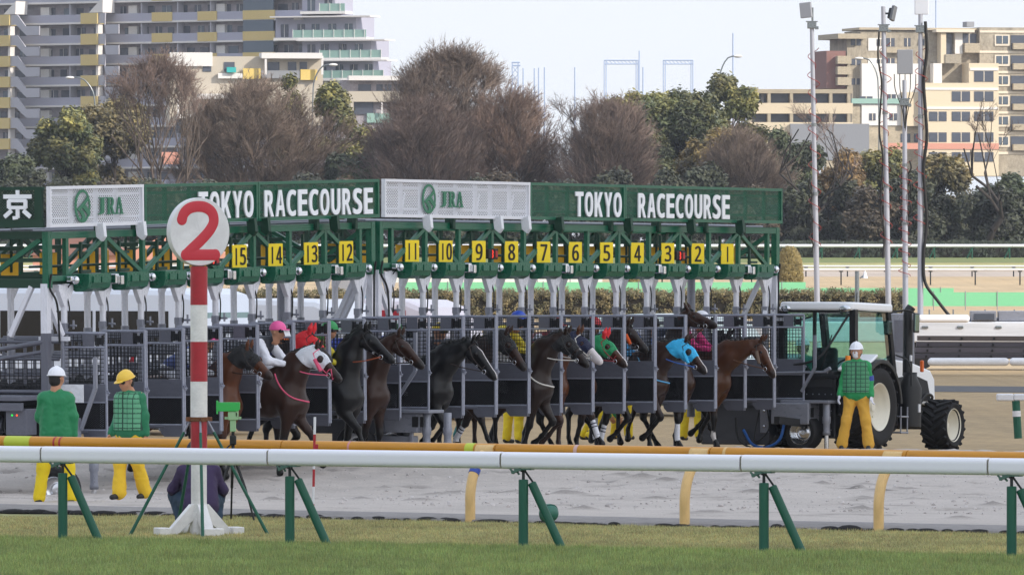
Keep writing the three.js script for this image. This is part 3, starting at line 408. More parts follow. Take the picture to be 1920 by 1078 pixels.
function scatter(o, name, geos, m, list, seed) { // list of {p,q(dir),s,c}
  const per = geos.map(() => []); const r = rng(seed); list.forEach(t => per[Math.floor(r() * geos.length)].push(t));
  geos.forEach((g, k) => { if (!per[k].length) return; const im = new THREE.InstancedMesh(g, m, per[k].length), M4 = new THREE.Matrix4(), q = new THREE.Quaternion(), tw = new THREE.Quaternion(), c = new THREE.Color(); per[k].forEach((t, i) => { q.setFromUnitVectors(UPV, t.d); tw.setFromAxisAngle(UPV, r() * 6.28); q.multiply(tw); im.setMatrixAt(i, M4.compose(t.p, q, V3(t.s, t.s, t.s))); im.setColorAt(i, c.setRGB(...t.c)); }); im.name = name; im.userData.kind = 'stuff'; im.castShadow = im.receiveShadow = true; o.add(im); });
}
function bareTree(label, px, topY, wPx, Z, o = {}) {
  const r = rng(o.seed ?? px), gy = groundY(Z), base = P(px, 0, Z); base.y = gy - .1; const H = EYE - (topY - HOR) / F * Z - gy - .7, Rw = wPx / F * Z / 2 - .7, t = thing('bare_tree', label, 'tree', base, 0, o.group), b = mb(), tips = [];
  const vase = o.vase ?? .5, wild = o.wild ?? .22, trunkH = H * (o.trunk ?? .22);
  const levels = o.levels ?? 5, yc = H * (o.low ? .5 : .56), outside = q => (q.x * q.x + q.z * q.z) / (Rw * Rw) + Math.pow((q.y - yc) / (H - yc), 2) > 1 && q.y > trunkH;
  const grow = (p, d, len, rad, lv) => {
    const n = lv > 2 ? 3 : 2; let a = p.clone(), dd = d.clone(), rr = rad;
    for (let s = 0; s < n; s++) { dd.add(V3((r() - .5) * wild * 2, (r() - .35) * wild, (r() - .5) * wild * 2)).normalize(); const e = a.clone().addScaledVector(dd, len / n); if (outside(e)) { if (lv <= 3) tips.push({ p: a.clone(), d: dd.clone(), lv }); return; } const r1 = rr * .86; if (rr > .012) b.rod(a, e, rr, r1, lv > 3 ? 6 : lv > 1 ? 4 : 3, true); a = e; rr = r1; if (lv <= levels - 1 && lv > 0 && r() < .5) sub(a, dd, len, rr, lv, true); if (lv <= 2) tips.push({ p: a.clone(), d: dd.clone(), lv }); }
    if (lv > 0) { const k = lv >= levels - 1 ? (o.limbs ?? 5) : r() < .45 ? 3 : 2; for (let f = 0; f < k; f++) sub(a, dd, len, rr, lv, false, f / k); }
  };
  const sub = (a, dd, len, rr, lv, side, ph = r()) => {
    const ang = ph * 6.28 + r() * .9, sp = (lv >= levels - 1 ? vase : .34 + .3 * r()) * (side ? 1.4 : 1), h = V3(Math.cos(ang), 0, Math.sin(ang)); const nd = dd.clone().addScaledVector(h, sp * 1.25); nd.y += .12; nd.normalize();
    const q = a.clone().addScaledVector(nd, len * .7), out = Math.hypot(q.x, q.z) / Rw, hi = q.y / H; if (out > 1.0 || hi > 1.02) { nd.x -= q.x / Rw * .5; nd.z -= q.z / Rw * .5; if (hi > 1) nd.y *= .4; nd.normalize(); }
    grow(a, nd, len * (lv >= levels - 1 ? (o.first ?? 1.35) : .72 + .16 * r()), rr * (side ? .55 : .7), lv - 1);
  };
  grow(V3(0, 0, 0), V3(o.lean ?? 0, 1, 0).normalize(), trunkH, o.rad ?? H * .02, levels);
  b.build('trunk', o.dark ? barkD : bark, t);
  const list = [], c0 = (o.color ?? [.2, .155, .14]).map((q, k) => q * [.98, .95, .9][k]), dens = o.dens ?? 1;
  for (const tp of tips) { if (r() > dens) continue; const d = tp.d.clone().add(V3((r() - .5) * .5, r() * .3, (r() - .5) * .5)).normalize(), v = .7 + r() * 1.0; list.push({ p: tp.p, d, s: (o.spray ?? 1) * (.7 + .6 * r()), c: [c0[0] * v, c0[1] * v, c0[2] * v] }); }
  if (o.fill) { // dense brush: twigs through the whole dome
    for (let k = 0; k < o.fill; k++) { const a = r() * 6.28, u = Math.cbrt(r()), cy = r() * 2 - 1, sy = Math.sqrt(1 - cy * cy), lob = .98 + .5 * noise.noise(Math.cos(a) * 2.1, cy * 2.1, Math.sin(a) * 2.1 + px), yb = o.low ?? .1, p = V3(Math.cos(a) * sy * u * Rw * lob, H * (yb + (1 - yb) * .47) + cy * u * lob * H * (1 - yb) * .47 * (levels > 5 && cy > 0 ? .55 : 1), Math.sin(a) * sy * u * Rw * .8 * lob); if (u < .45 || r() < .3) continue; const d = V3(p.x / Rw * .9 + (r() - .5), .8 + r() * .5, p.z / Rw + (r() - .5)).normalize(), v = (.55 + r() * 1.1); list.push({ p, d, s: (.8 + .6 * r()) * (o.spray ?? 1), c: [c0[0] * v, c0[1] * v, c0[2] * v] }); }
  }
  scatter(t, 'crown', sprays, twigMat, list, px + 1); return t;
}
function greenTree(label, px, topY, wPx, Z, o = {}) {
  const r = rng(o.seed ?? px + 3), gy = groundY(Z), base = P(px, 0, Z); base.y = gy - .1; const H = EYE - (topY - HOR) / F * Z - gy, Rw = wPx / F * Z / 2, t = thing(o.name ?? 'evergreen_tree', label, o.cat ?? 'tree', base, 0, o.group), b = mb(), list = [];
  b.rod(V3(0, 0, 0), V3(.1, H * .8, 0), H * .02, H * .006, 7); const lobes = []; const yb = o.low ?? .12, NL = o.lobes ?? 26;
  for (let k = 0; k < NL; k++) { const a = r() * 6.28, cy = r() * 2 - 1, sy = Math.sqrt(1 - cy * cy * .92), y = H * (yb + (1 - yb) * (.5 + .43 * cy)), tap = (o.cone ? 1.15 - .75 * (cy + 1) / 2 : 1), q = .5 + .3 * r(); const c = V3(Math.cos(a) * sy * Rw * q * tap, y, Math.sin(a) * sy * Rw * q * tap), R = (o.lobeR ?? .33) * Math.min(Rw, H * .4) * (.65 + .6 * r()) * (o.cone ? tap : 1); lobes.push([c, R]); b.rod(V3(0, Math.max(.2, y - R - H * .12), 0), c, H * .006, .02, 5); }
  b.build('trunk', barkD, t);
  const c0 = o.color ?? [.06, .078, .024], c1 = o.tip ?? [.12, .12, .03];  // crown tops lighter and yellower, sunlight put into the leaf colour
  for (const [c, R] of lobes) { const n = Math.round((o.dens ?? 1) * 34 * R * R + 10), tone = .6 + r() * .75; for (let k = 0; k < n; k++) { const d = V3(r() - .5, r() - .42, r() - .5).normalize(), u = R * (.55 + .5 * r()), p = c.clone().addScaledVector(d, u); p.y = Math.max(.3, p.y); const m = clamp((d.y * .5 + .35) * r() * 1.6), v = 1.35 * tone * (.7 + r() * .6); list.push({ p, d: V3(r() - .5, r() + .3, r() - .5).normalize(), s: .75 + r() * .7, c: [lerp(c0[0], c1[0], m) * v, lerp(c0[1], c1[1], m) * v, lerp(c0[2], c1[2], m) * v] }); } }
  scatter(t, 'crown', o.fine ? leavesD : leaves, leafMat, list, px + 2); return t;
}
const olive = { color: [.07, .08, .022], tip: [.26, .23, .06] }, deep = { color: [.03, .048, .02], tip: [.07, .085, .03] }, rust = { color: [.16, .1, .035], tip: [.24, .15, .05] };
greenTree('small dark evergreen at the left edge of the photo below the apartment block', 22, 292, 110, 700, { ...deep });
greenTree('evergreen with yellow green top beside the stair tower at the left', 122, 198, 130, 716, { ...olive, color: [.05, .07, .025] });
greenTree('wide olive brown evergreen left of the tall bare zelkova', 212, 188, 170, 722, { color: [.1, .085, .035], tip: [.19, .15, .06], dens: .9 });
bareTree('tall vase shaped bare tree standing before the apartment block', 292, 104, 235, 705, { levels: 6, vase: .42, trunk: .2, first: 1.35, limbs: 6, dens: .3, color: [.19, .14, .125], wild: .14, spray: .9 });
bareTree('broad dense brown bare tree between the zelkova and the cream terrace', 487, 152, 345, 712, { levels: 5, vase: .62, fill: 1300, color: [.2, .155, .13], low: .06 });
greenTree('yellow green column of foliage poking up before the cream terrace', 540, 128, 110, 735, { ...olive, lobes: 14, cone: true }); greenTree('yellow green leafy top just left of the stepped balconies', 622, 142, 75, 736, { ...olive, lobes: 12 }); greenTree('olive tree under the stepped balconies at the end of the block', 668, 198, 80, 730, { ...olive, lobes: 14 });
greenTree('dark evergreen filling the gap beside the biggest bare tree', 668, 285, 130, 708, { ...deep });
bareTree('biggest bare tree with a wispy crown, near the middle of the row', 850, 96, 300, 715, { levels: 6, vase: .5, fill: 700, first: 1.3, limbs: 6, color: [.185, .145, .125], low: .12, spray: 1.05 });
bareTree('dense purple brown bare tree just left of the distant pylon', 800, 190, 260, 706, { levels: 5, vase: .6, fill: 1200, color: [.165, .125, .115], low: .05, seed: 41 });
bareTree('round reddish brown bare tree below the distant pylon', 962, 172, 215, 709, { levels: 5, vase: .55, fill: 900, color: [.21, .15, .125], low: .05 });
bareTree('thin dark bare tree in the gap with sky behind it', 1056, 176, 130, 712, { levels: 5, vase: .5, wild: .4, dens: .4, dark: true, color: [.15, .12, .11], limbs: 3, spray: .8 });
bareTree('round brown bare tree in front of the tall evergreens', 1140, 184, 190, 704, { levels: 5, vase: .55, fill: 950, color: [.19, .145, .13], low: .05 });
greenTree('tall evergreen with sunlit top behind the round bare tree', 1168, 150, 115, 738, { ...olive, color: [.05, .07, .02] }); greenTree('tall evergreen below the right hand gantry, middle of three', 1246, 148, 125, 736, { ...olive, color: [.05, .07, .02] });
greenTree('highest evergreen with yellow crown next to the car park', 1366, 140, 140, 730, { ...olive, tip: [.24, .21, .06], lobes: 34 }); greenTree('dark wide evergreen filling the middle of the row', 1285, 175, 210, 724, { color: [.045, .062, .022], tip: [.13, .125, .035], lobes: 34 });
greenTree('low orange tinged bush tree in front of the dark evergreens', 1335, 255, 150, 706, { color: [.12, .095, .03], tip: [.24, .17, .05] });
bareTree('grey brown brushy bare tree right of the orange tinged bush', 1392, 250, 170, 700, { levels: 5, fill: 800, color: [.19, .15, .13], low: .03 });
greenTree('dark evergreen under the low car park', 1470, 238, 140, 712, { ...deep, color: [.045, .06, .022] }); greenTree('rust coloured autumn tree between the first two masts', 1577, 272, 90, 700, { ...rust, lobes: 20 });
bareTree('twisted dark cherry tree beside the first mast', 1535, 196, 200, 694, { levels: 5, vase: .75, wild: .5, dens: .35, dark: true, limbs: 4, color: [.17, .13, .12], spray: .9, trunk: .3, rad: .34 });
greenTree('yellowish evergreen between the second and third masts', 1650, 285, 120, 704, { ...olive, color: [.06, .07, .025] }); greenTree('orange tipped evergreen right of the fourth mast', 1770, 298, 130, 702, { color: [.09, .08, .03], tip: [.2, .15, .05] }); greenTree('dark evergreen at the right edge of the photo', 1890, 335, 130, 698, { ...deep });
bareTree('twisted dark bare tree at the right in front of the beige flats', 1843, 188, 165, 690, { levels: 5, vase: .75, wild: .55, dens: .4, dark: true, limbs: 4, color: [.16, .12, .11], spray: .9, trunk: .32, rad: .38 });
const ORD = 'first second third fourth fifth sixth seventh eighth ninth tenth eleventh twelfth thirteenth fourteenth fifteenth sixteenth seventeenth eighteenth nineteenth twentieth twenty-first twenty-second twenty-third twenty-fourth twenty-fifth twenty-sixth twenty-seventh twenty-eighth twenty-ninth thirtieth thirty-first thirty-second thirty-third thirty-fourth'.split(' ');
{ // lower storey of the wood: dense shrubs in a row
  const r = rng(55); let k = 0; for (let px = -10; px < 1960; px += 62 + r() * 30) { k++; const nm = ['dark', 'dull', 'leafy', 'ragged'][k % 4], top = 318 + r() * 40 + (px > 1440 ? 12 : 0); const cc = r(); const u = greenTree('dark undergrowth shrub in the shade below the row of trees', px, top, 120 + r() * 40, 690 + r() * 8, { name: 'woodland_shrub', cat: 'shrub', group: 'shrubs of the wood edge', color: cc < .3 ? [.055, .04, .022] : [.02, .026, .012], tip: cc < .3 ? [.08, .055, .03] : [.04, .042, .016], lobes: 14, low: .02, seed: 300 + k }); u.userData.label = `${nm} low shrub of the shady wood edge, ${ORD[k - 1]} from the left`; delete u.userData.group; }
}
// hedge in front of the sunlit infield, and the clipped shrubs
function hedge(label, px0, px1, top, Z, depth, hgt, c0, c1, seed) {
  const a = P(px0, top, Z), b = P(px1, top, Z), W = b.x - a.x, o = thing('hedge', label, 'hedge', V3(a.x, groundY(Z), -Z)), r = rng(seed), list = []; mb().rbox(W, hgt - .18, depth - .2, W / 2, hgt / 2 - .1, 0, .08).build('stems', mat(0x1b160c, .95), o);
  const N = Math.round(W * 42); for (let k = 0; k < N; k++) { const y = r() < .4 ? hgt - .08 + (r() - .5) * .2 : r() * hgt, z = y > hgt - .15 ? (r() - .5) * depth : depth / 2 - .1 + (r() - .5) * .12, v = 1.0 + r() * 1., m = r(); list.push({ p: V3(r() * W, y, z), d: V3(r() - .5, 1, r() - .5).normalize(), s: .32 + r() * .22, c: [lerp(c0[0], c1[0], m) * v, lerp(c0[1], c1[1], m) * v, lerp(c0[2], c1[2], m) * v] }); }
  scatter(o, 'leaves', leavesD, leafMat, list, seed + 1);
}
hedge('long clipped brown green hedge seen behind the starting gates', 400, 1694, 548, 400, 1.2, 1.25, [.07, .07, .03], [.19, .15, .07], 21);
hedge('long dark hedge below the far white rail', -40, 1960, 459, 683, 1.5, 1.2, [.03, .045, .025], [.05, .06, .035], 23);
for (const [px, topY, Z, label, w] of [[1481, 466, 540, 'beehive shaped clipped shrub right of the starting gate', 46], [1192, 508, 520, 'rounded clipped shrub seen under the starting gate', 42]]) {
  const s = P(px, topY, Z), gy = groundY(Z), H = s.y - gy, R = w / F * Z / 2, o = thing('clipped_shrub', label, 'shrub', V3(s.x, gy, -Z)), r = rng(px), list = []; mb().lathe([[.001, 0], [R * .8, 0], [R * .85, H * .3], [R * .6, H * .75], [.001, H * .92]]).build('stems', mat(0x1d170c, .95), o);
  for (let k = 0; k < 520; k++) { const a = r() * 6.28, y = r(), rr = R * (y < .35 ? 1 : Math.sqrt(Math.max(0, 1 - Math.pow((y - .35) / .66, 2))) * .98 + .02), v = 1.1 + .9 * r(); list.push({ p: V3(Math.cos(a) * rr * .95, y * H, Math.sin(a) * rr * .95), d: V3(Math.cos(a), .8, Math.sin(a)).normalize(), s: .4, c: [.2 * v, .155 * v, .05 * v] }); } scatter(o, 'leaves', leavesD, leafMat, list, px);
}
// ---------- buildings and far things ----------
const BM = { wall: mat(0xb0a8ae, .85, 0, { map: fineTex }), slab: mat(0xd8d4d2, .8), parapet: mat(0xa2a2b2, .8), yellow: mat(0xcbb57a, .8), yellowSunlit: mat(0xd9bd6c, .8), stair: mat(0xaaa9b2, .8), win: mat(0x4b505c, .25, .1), winL: mat(0x55606c, .2, .2), whiteW: mat(0xdcd9d6, .8), teal: mat(0x8fb0a6, .35), cream: mat(0xb8ae9f, .8), beige: mat(0xc4b69e, .85, 0, { map: fineTex }), beigeShaded: mat(0xb3a896, .85, 0, { map: fineTex }), beigeSunlit: mat(0xd4c4aa, .85), brick: mat(0x84605a, .85), band: mat(0xd9cdbb, .8), pink: mat(0xc98f7d, .85), grey: mat(0x8a8c92, .8), turq: mat(0x22a7a4, .6) };  // shaded and sunlit beige and yellow, haze-pale windows: light put into the colour
function facade(name, label, px, Z, ry, group) { // a thing whose local x runs along its front, z out of it; L(px,py) gives local x,y of a pixel on the front plane
  const base = P(px, HOR, Z); base.y = groundY(Z); const o = thing(name, label, 'building', base, ry, group), dir = V3(Math.cos(ry), 0, -Math.sin(ry)), nor = V3(Math.sin(ry), 0, Math.cos(ry));
  const L = (qx, qy, out = 0) => { const ray = V3((qx - 960) / F, -(qy - HOR) / F, -1), t = (base.clone().addScaledVector(nor, out).dot(nor)) / ray.dot(nor), p = ray.multiplyScalar(t); return [p.clone().sub(base).dot(dir), p.y + EYE - base.y]; };
  return { o, L, part(n, m, x0, y0, x1, y1, z0, z1, par) { return mb().box(Math.abs(x1 - x0), Math.abs(y1 - y0), Math.abs(z1 - z0), (x0 + x1) / 2, (y0 + y1) / 2, (z0 + z1) / 2).build(n, m, par ?? o); } };
}
{ // apartment block at the left
  const { o, L, part } = facade('apartment_block', 'long grey apartment block with yellow balcony panels and outdoor stairs', 0, 1210, -36 * D2R), X = q => L(q, 200)[0], fl = 2.88, y0 = L(100, 42.6)[1], r = rng(8); const xL = X(-60), x1 = X(420), x2 = X(565), n = 11;
  part('wall', BM.wall, xL, y0 - n * fl, x2, y0 + 2 * fl + .6, -9, -1.5); part('roof', BM.slab, xL, y0 + 2 * fl - .1 + .7, x2 + .4, y0 + 2 * fl + .95, -9.2, .2);
  for (let k = -2; k < n; k++) {
    const y = y0 - k * fl; part('floor_slab', BM.slab, xL, y - .26, x2, y, -1.5, .03);
    const cut = k < 0 || true; const segs = [[-60, 40, 0], [95, 178, 1], [240, 285, 0], [320, 372, 0], [405, 455, 0], [515, 560, 0]];
    part('parapet', BM.parapet, X(-60), y, x2, y + 1.08, -.12, -.02);
    for (const [a, b] of [[284, 322], [370, 406], [455, 515]]) if (k < 3) part('yellow_panel', BM.yellow, X(a), y - .1, X(b), y + 1.16, -.01, .1);
    for (let q = -52; q < 560; q += 22 + r() * 9) { if ((q > 30 && q < 70) || (q > 172 && q < 205)) continue; const w = 1.0 + r() * .7, x = X(q), d = r() < .3; const wm = mb().box(w, d ? 2.0 : 1.35, .08, x, y + (d ? 1.0 : 1.45), -1.46).build('window', r() < .25 ? BM.winL : BM.win, o); if (!d && r() < .5) mb().box(.06, 1.35, .1, x, y + 1.45, -1.45).build('frame', BM.whiteW, wm); }
    for (const q of [75, 240, 405]) part('meter_box', BM.whiteW, X(q - 8), y + .05, X(q + 8), y + 2.2, -1.48, -.9);
    for (const q of [128, 262, 330, 392]) part('partition', BM.stair, X(q), y, X(q) + .16, y + 2.6, -1.5, -.1);
    // glazed bay at the end of the front
    if (k < 3) mb().box(X(513) - X(456), 1.55, .1, X(484), y + 1.95, .0).build('glazed_bay', BM.winL, o);
  }
  for (const [a, b, c, kMax] of [[12, 42, 96, 11], [176, 207, 245, 11]]) for (let k = -1; k < kMax; k++) { // stair towers
    const y = y0 - k * fl; if (a > 100 && k < 0) continue; if (k < 0) { continue; }
    part('stair_landing', BM.yellow, X(a), y - .35, X(b), y + 1.15, 1.4, 3.1); mb().ext(poly([[X(b), y + 1.15], [X(b) + 1.2, y + 1.15], [X(c - 26), y - fl * .55 + 1.1], [X(c), y - fl * .55 + 1.1], [X(c), y - fl * .55 - .2], [X(c - 24), y - fl * .55 - .2], [X(b) + 1, y - .3], [X(b), y - .3]]), .2, new THREE.Matrix4().makeTranslation(0, 0, 2.6)).build('stair_flight', BM.stair, o);
    part('stair_post', BM.slab, X(b) - .6, y - fl + 1.15, X(b) - .2, y - .35, 1.6, 2.6);
  }
  for (const [a, b] of [[30, 52], [190, 216]]) { mb().ext(poly([[X(a), y0 + 1.2], [X(b), y0 + 1.2], [X(b), y0 + fl + .2], [X(a) + 2.2, y0 + fl + .2]]), 2.6, new THREE.Matrix4().makeTranslation(0, 0, .3)).build('stair_roof', BM.slab, o); }
}
{ // stepped terrace end
  const { o, L, part } = facade('terraced_block', 'stepped grey end of the apartment block with balconies of pale green glass', 560, 1178, -20 * D2R), Q = (x, y) => L(x, y), r = rng(18);
  const rows = [[560, 650, -30, 25, 18], [510, 690, 30, 74, 56], [560, 718, 74, 112, 97], [545, 722, 112, 150, 134], [640, 760, 150, 192, 150]];
  for (const [a, b, yt, yb, rail] of rows) {
    const [xa, t] = Q(a, yt), [xb, bt] = Q(b, yb), m = part('storey', BM.parapet, xa, bt, xb - 2.2, t - .05, -8, -1.2); part('balcony_slab', BM.whiteW, xa + .4, bt - .05, xb, bt + .32, -2, .6);
    const g = part('balcony_rail', BM.teal, xa + 3.2, bt + .33, xb - .1, bt + 1.35, .5, .56); for (let x = xa + 3.2; x < xb; x += 1.5) part('rail_post', BM.whiteW, x, bt + .33, x + .06, bt + 1.45, .57, .63);
    part('eaves', BM.slab, xa, t - .25, xb + .6, t - .06, -3, 1.0);
    for (let x = xa + .8; x < xb - 3.2; x += 1.9 + r()) { const w = part('window', r() < .4 ? BM.winL : BM.win, x, bt + .45, x + 1.1, bt + 2.2, -1.18, -1.1); part('frame', BM.whiteW, x + .5, bt + .45, x + .57, bt + 2.2, -1.1, -1.06, w); }
  }
}
{ // lit cream annexes before the block
  const { o, L, part } = facade('cream_annex', 'lower cream terrace with bright yellow balcony panels and a flat white canopy', 455, 1160, 8 * D2R), Q = L; const B = (n, m, a, t, b, bt, z0, z1) => { const [x0, y1] = Q(a, t), [x1, y0] = Q(b, bt); return part(n, m, x0, y0, x1, y1, z0, z1); };
  B('wall', BM.cream, 318, 105, 606, 235, -6, -.6); B('upper_wall', BM.whiteW, 318, 98, 398, 124, -.6, -.2); B('canopy', BM.slab, 488, 99, 602, 110, -2, 1.2); B('post', BM.slab, 494, 110, 498, 140, .8, 1.1); B('post', BM.slab, 600, 105, 604, 140, .8, 1.1); B('yellow_panel', BM.yellowSunlit, 455, 128, 488, 148, -.3, .0); B('yellow_panel', BM.yellowSunlit, 563, 130, 594, 150, -.3, .0); B('parapet', BM.grey, 489, 132, 562, 147, -.35, -.1); B('turquoise_cover', BM.turq, 424, 126, 441, 136, -.3, .6); B('parapet', BM.whiteW, 408, 137, 454, 147, -.4, .1);
  for (const [a, b] of [[502, 524], [540, 556], [562, 576], [380, 396], [420, 440]]) B('window', BM.win, a, 116, b, 134, -.58, -.5);
  B('lower_canopy', BM.slab, 330, 214, 376, 222, -.5, 1.5); B('lower_canopy', BM.slab, 370, 176, 428, 186, -.5, 1.5); for (const q of [392, 330]) B('post', BM.slab, q, 186, q + 3, 215, 1.0, 1.3); B('window', BM.win, 330, 224, 370, 250, -.58, -.5); B('brick_base', BM.pink, 300, 285, 336, 308, -.5, 0);
}
{
  const { o, L, part } = facade('cream_house', 'cream building with a canopy roof and flat balcony between the bare trees', 700, 1120, 6 * D2R), B = (n, m, a, t, b, bt, z0, z1) => { const [x0, y1] = L(a, t), [x1, y0] = L(b, bt); return part(n, m, x0, y0, x1, y1, z0, z1); };
  B('wall', BM.wall, 640, 150, 770, 300, -6, -.6); B('eaves', BM.slab, 652, 142, 762, 151, -1, 1); B('balcony', BM.cream, 652, 171, 770, 191, -.6, .4); B('pillar', BM.cream, 650, 171, 662, 208, .0, .39); for (const [a, b] of [[672, 696], [706, 718], [722, 734], [740, 752]]) { const w = B('window', BM.win, a, 158, b, 170, -.58, -.5); } B('glass_rail', BM.teal, 688, 212, 734, 230, -.5, -.3); B('recess', BM.win, 664, 192, 700, 214, -.58, -.4); B('post', BM.slab, 714, 192, 717, 214, .0, .3);
}
{ // beige flats at the right
  const { o, L, part } = facade('beige_flats', 'stepped block of beige flats behind the four masts', 1740, 1190, 14 * D2R), B = (n, m, a, t, b, bt, z0, z1, par) => { const [x0, y1] = L(a, t), [x1, y0] = L(b, bt); return part(n, m, x0, y0, x1, y1, z0, z1, par); };
  B('main_wall', BM.beigeShaded, 1630, 56, 1860, 330, -12, -4); B('roof', BM.beige, 1626, 50, 1862, 56, -12.2, -3.6); B('left_wall', BM.beigeShaded, 1602, 66, 1632, 330, -12, -3.4); B('left_roof', BM.beige, 1580, 62, 1634, 72, -12, -2); B('brick_wing', BM.brick, 1564, 94, 1600, 165, -11, -3.5); B('right_wall', BM.beigeShaded, 1850, 50, 1990, 330, -12, -3); for (let k = 0; k < 7; k++) B('wall_band', BM.band, 1850, 56 + k * 38, 1990, 61 + k * 38, -3, -2.9);
  const win = (a, t, b, bt, z, m = BM.win, fr = BM.band) => { const w = B('window', m, a, t, b, bt, z, z + .06); const [xa, yb] = L((a + b) / 2, bt), [, yt] = L(a, t); part('mullion', fr, xa - .05, yb, xa + .05, yt, z + .06, z + .1, w); return w; };
  for (let k = 0; k < 6; k++) { const y = 66 + k * 38; B('window_surround', BM.band, 1878, y - 2, 1906, y + 19, -2.95, -2.86); win(1881, y, 1903, y + 15, -2.86, BM.winL); B('balcony_recess', BM.win, 1909, y - 1, 1990, y + 26, -3, -2.9); B('balcony_wall', BM.beige, 1911, y + 14, 1990, y + 26, -2.9, -2.3); }
  for (let k = 0; k < 3; k++) { const y = 72 + k * 37; win(1609, y, 1628, y + 12, -3.38); B('balcony_wall', BM.beige, 1580, 104 + k * 20, 1606, 119 + k * 20, -3.3, -2.2); }
  for (let k = 0; k < 3; k++) { const y = 70 + k * 38; B('wall_band', BM.whiteW, 1644, y, 1676, y + 24, -4, -3.9); win(1660, y + 2, 1674, y + 15, -3.9); win(1678, y, 1694, y + 16, -4); win(1712, y, 1724, y + 16, -4); win(1738, y + 2, 1750, y + 14, -4); B('balcony_wall', BM.beige, 1676, y + 18, 1712, y + 28, -4, -3.2); }
  B('stair_bay', BM.beigeSunlit, 1774, 54, 1784, 118, -4, -2.2); B('stair_recess', BM.win, 1786, 62, 1800, 102, -4, -3.6); B('pillar', BM.whiteW, 1804, 60, 1818, 100, -4, -3.0); win(1820, 62, 1848, 80, -4); B('balcony_wall', BM.beige, 1820, 80, 1848, 98, -4, -2.4); B('balcony_wall', BM.beigeShaded, 1782, 101, 1812, 118, -3.6, -2.0); B('canopy', BM.band, 1764, 54, 1836, 60, -4, -1.8);
  B('roof_box', BM.grey, 1842, 38, 1856, 48, -9, -7);
  // lower front in the sunlit beige, with grid of windows
  B('front_wall', BM.beigeSunlit, 1738, 155, 1876, 330, -3.9, -.5); B('front_wall', BM.beigeSunlit, 1820, 118, 1876, 156, -3.9, -.5); B('wall_band', BM.whiteW, 1822, 127, 1875, 132, -.5, -.4); for (const y of [167, 203]) B('wall_band', BM.whiteW, 1738, y - 3, 1875, y + 2, -.5, -.4);
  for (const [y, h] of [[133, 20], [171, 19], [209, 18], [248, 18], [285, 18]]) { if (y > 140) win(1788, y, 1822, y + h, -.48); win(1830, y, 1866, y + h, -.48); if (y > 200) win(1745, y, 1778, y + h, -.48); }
  B('brick_band', BM.pink, 1668, 268, 1876, 280, -.49, -.38); B('side_wing', BM.whiteW, 1626, 118, 1740, 235, -3.9, -2.4); for (const [a, b, y] of [[1672, 1690, 176], [1706, 1718, 176], [1764, 1776, 140], [1640, 1652, 212], [1678, 1692, 212], [1622, 1646, 180]]) win(a, y, b, y + 13, -2.38); B('glass_rail', BM.teal, 1606, 184, 1722, 194, -2.3, -2.1); B('low_wing', BM.beige, 1560, 196, 1740, 330, -3.8, -2.6); B('sunlit_tone_wall', BM.beigeSunlit, 1700, 172, 1740, 236, -2.4, -1.8); for (const a of [1700, 1725]) win(a, 250, a + 18, 266, -2.58); B('slanted_wall', BM.whiteW, 1760, 118, 1776, 160, -3.9, -2.2);
}
{ // low car park
  const { o, L, part } = facade('low_car_park', 'low beige two storey car park with dark open decks left of the flats', 1500, 1080, 4 * D2R), B = (n, m, a, t, b, bt, z0, z1) => { const [x0, y1] = L(a, t), [x1, y0] = L(b, bt); return part(n, m, x0, y0, x1, y1, z0, z1); };
  B('interior', BM.win, 1404, 172, 1600, 300, -10, -1.5); B('roof', BM.beige, 1404, 167, 1600, 175, -10, 0); B('roof_box', BM.grey, 1404, 163, 1424, 170, -4, -1); for (const y of [193, 229, 262]) B('deck_wall', BM.beigeSunlit, 1404, y, 1600, y + 20, -1.5, 0); for (const q of [1404, 1440, 1482, 1556, 1590]) B('pillar', BM.beige, q, 172, q + 6, 300, -1.6, -.02); for (const q of [1404, 1412, 1420, 1430]) B('louvre', BM.grey, q, 176, q + 5, 192, -1.4, -1.2); B('side_wall', BM.grey, 1482, 232, 1630, 300, -3, .5);
}
{ // pink roofed buildings beyond the gate
  for (const [pxa, pxb, yt, yb, label, m, roofM] of [[60, 240, 428, 540, 'dusty pink wall of a low building behind the left gate', BM.pink, BM.brick], [225, 440, 440, 545, 'white gabled low building with a pink roof behind the left gate', BM.whiteW, BM.pink]]) {
    const { o, L, part } = facade('low_building', label, (pxa + pxb) / 2, 610, 0), [x0, y1] = L(pxa, yt), [x1, y0] = L(pxb, yb); const yw = lerp(y0, y1, .55); part('wall', m, x0, y0 - 1, x1, yw, -4, 0); mb().ext(poly([[x0 - .2, yw], [x1 + .2, yw], [lerp(x0, x1, .62), y1], [lerp(x0, x1, .38), y1]]), 4.4, new THREE.Matrix4().makeTranslation(0, 0, -4.1)).build('roof', roofM, o); for (let k = 0; k < 4; k++) part('window', BM.win, x0 + 1 + k * 1.6, y0 + .6, x0 + 1.9 + k * 1.6, y0 + 1.4, .0, .05); }
}
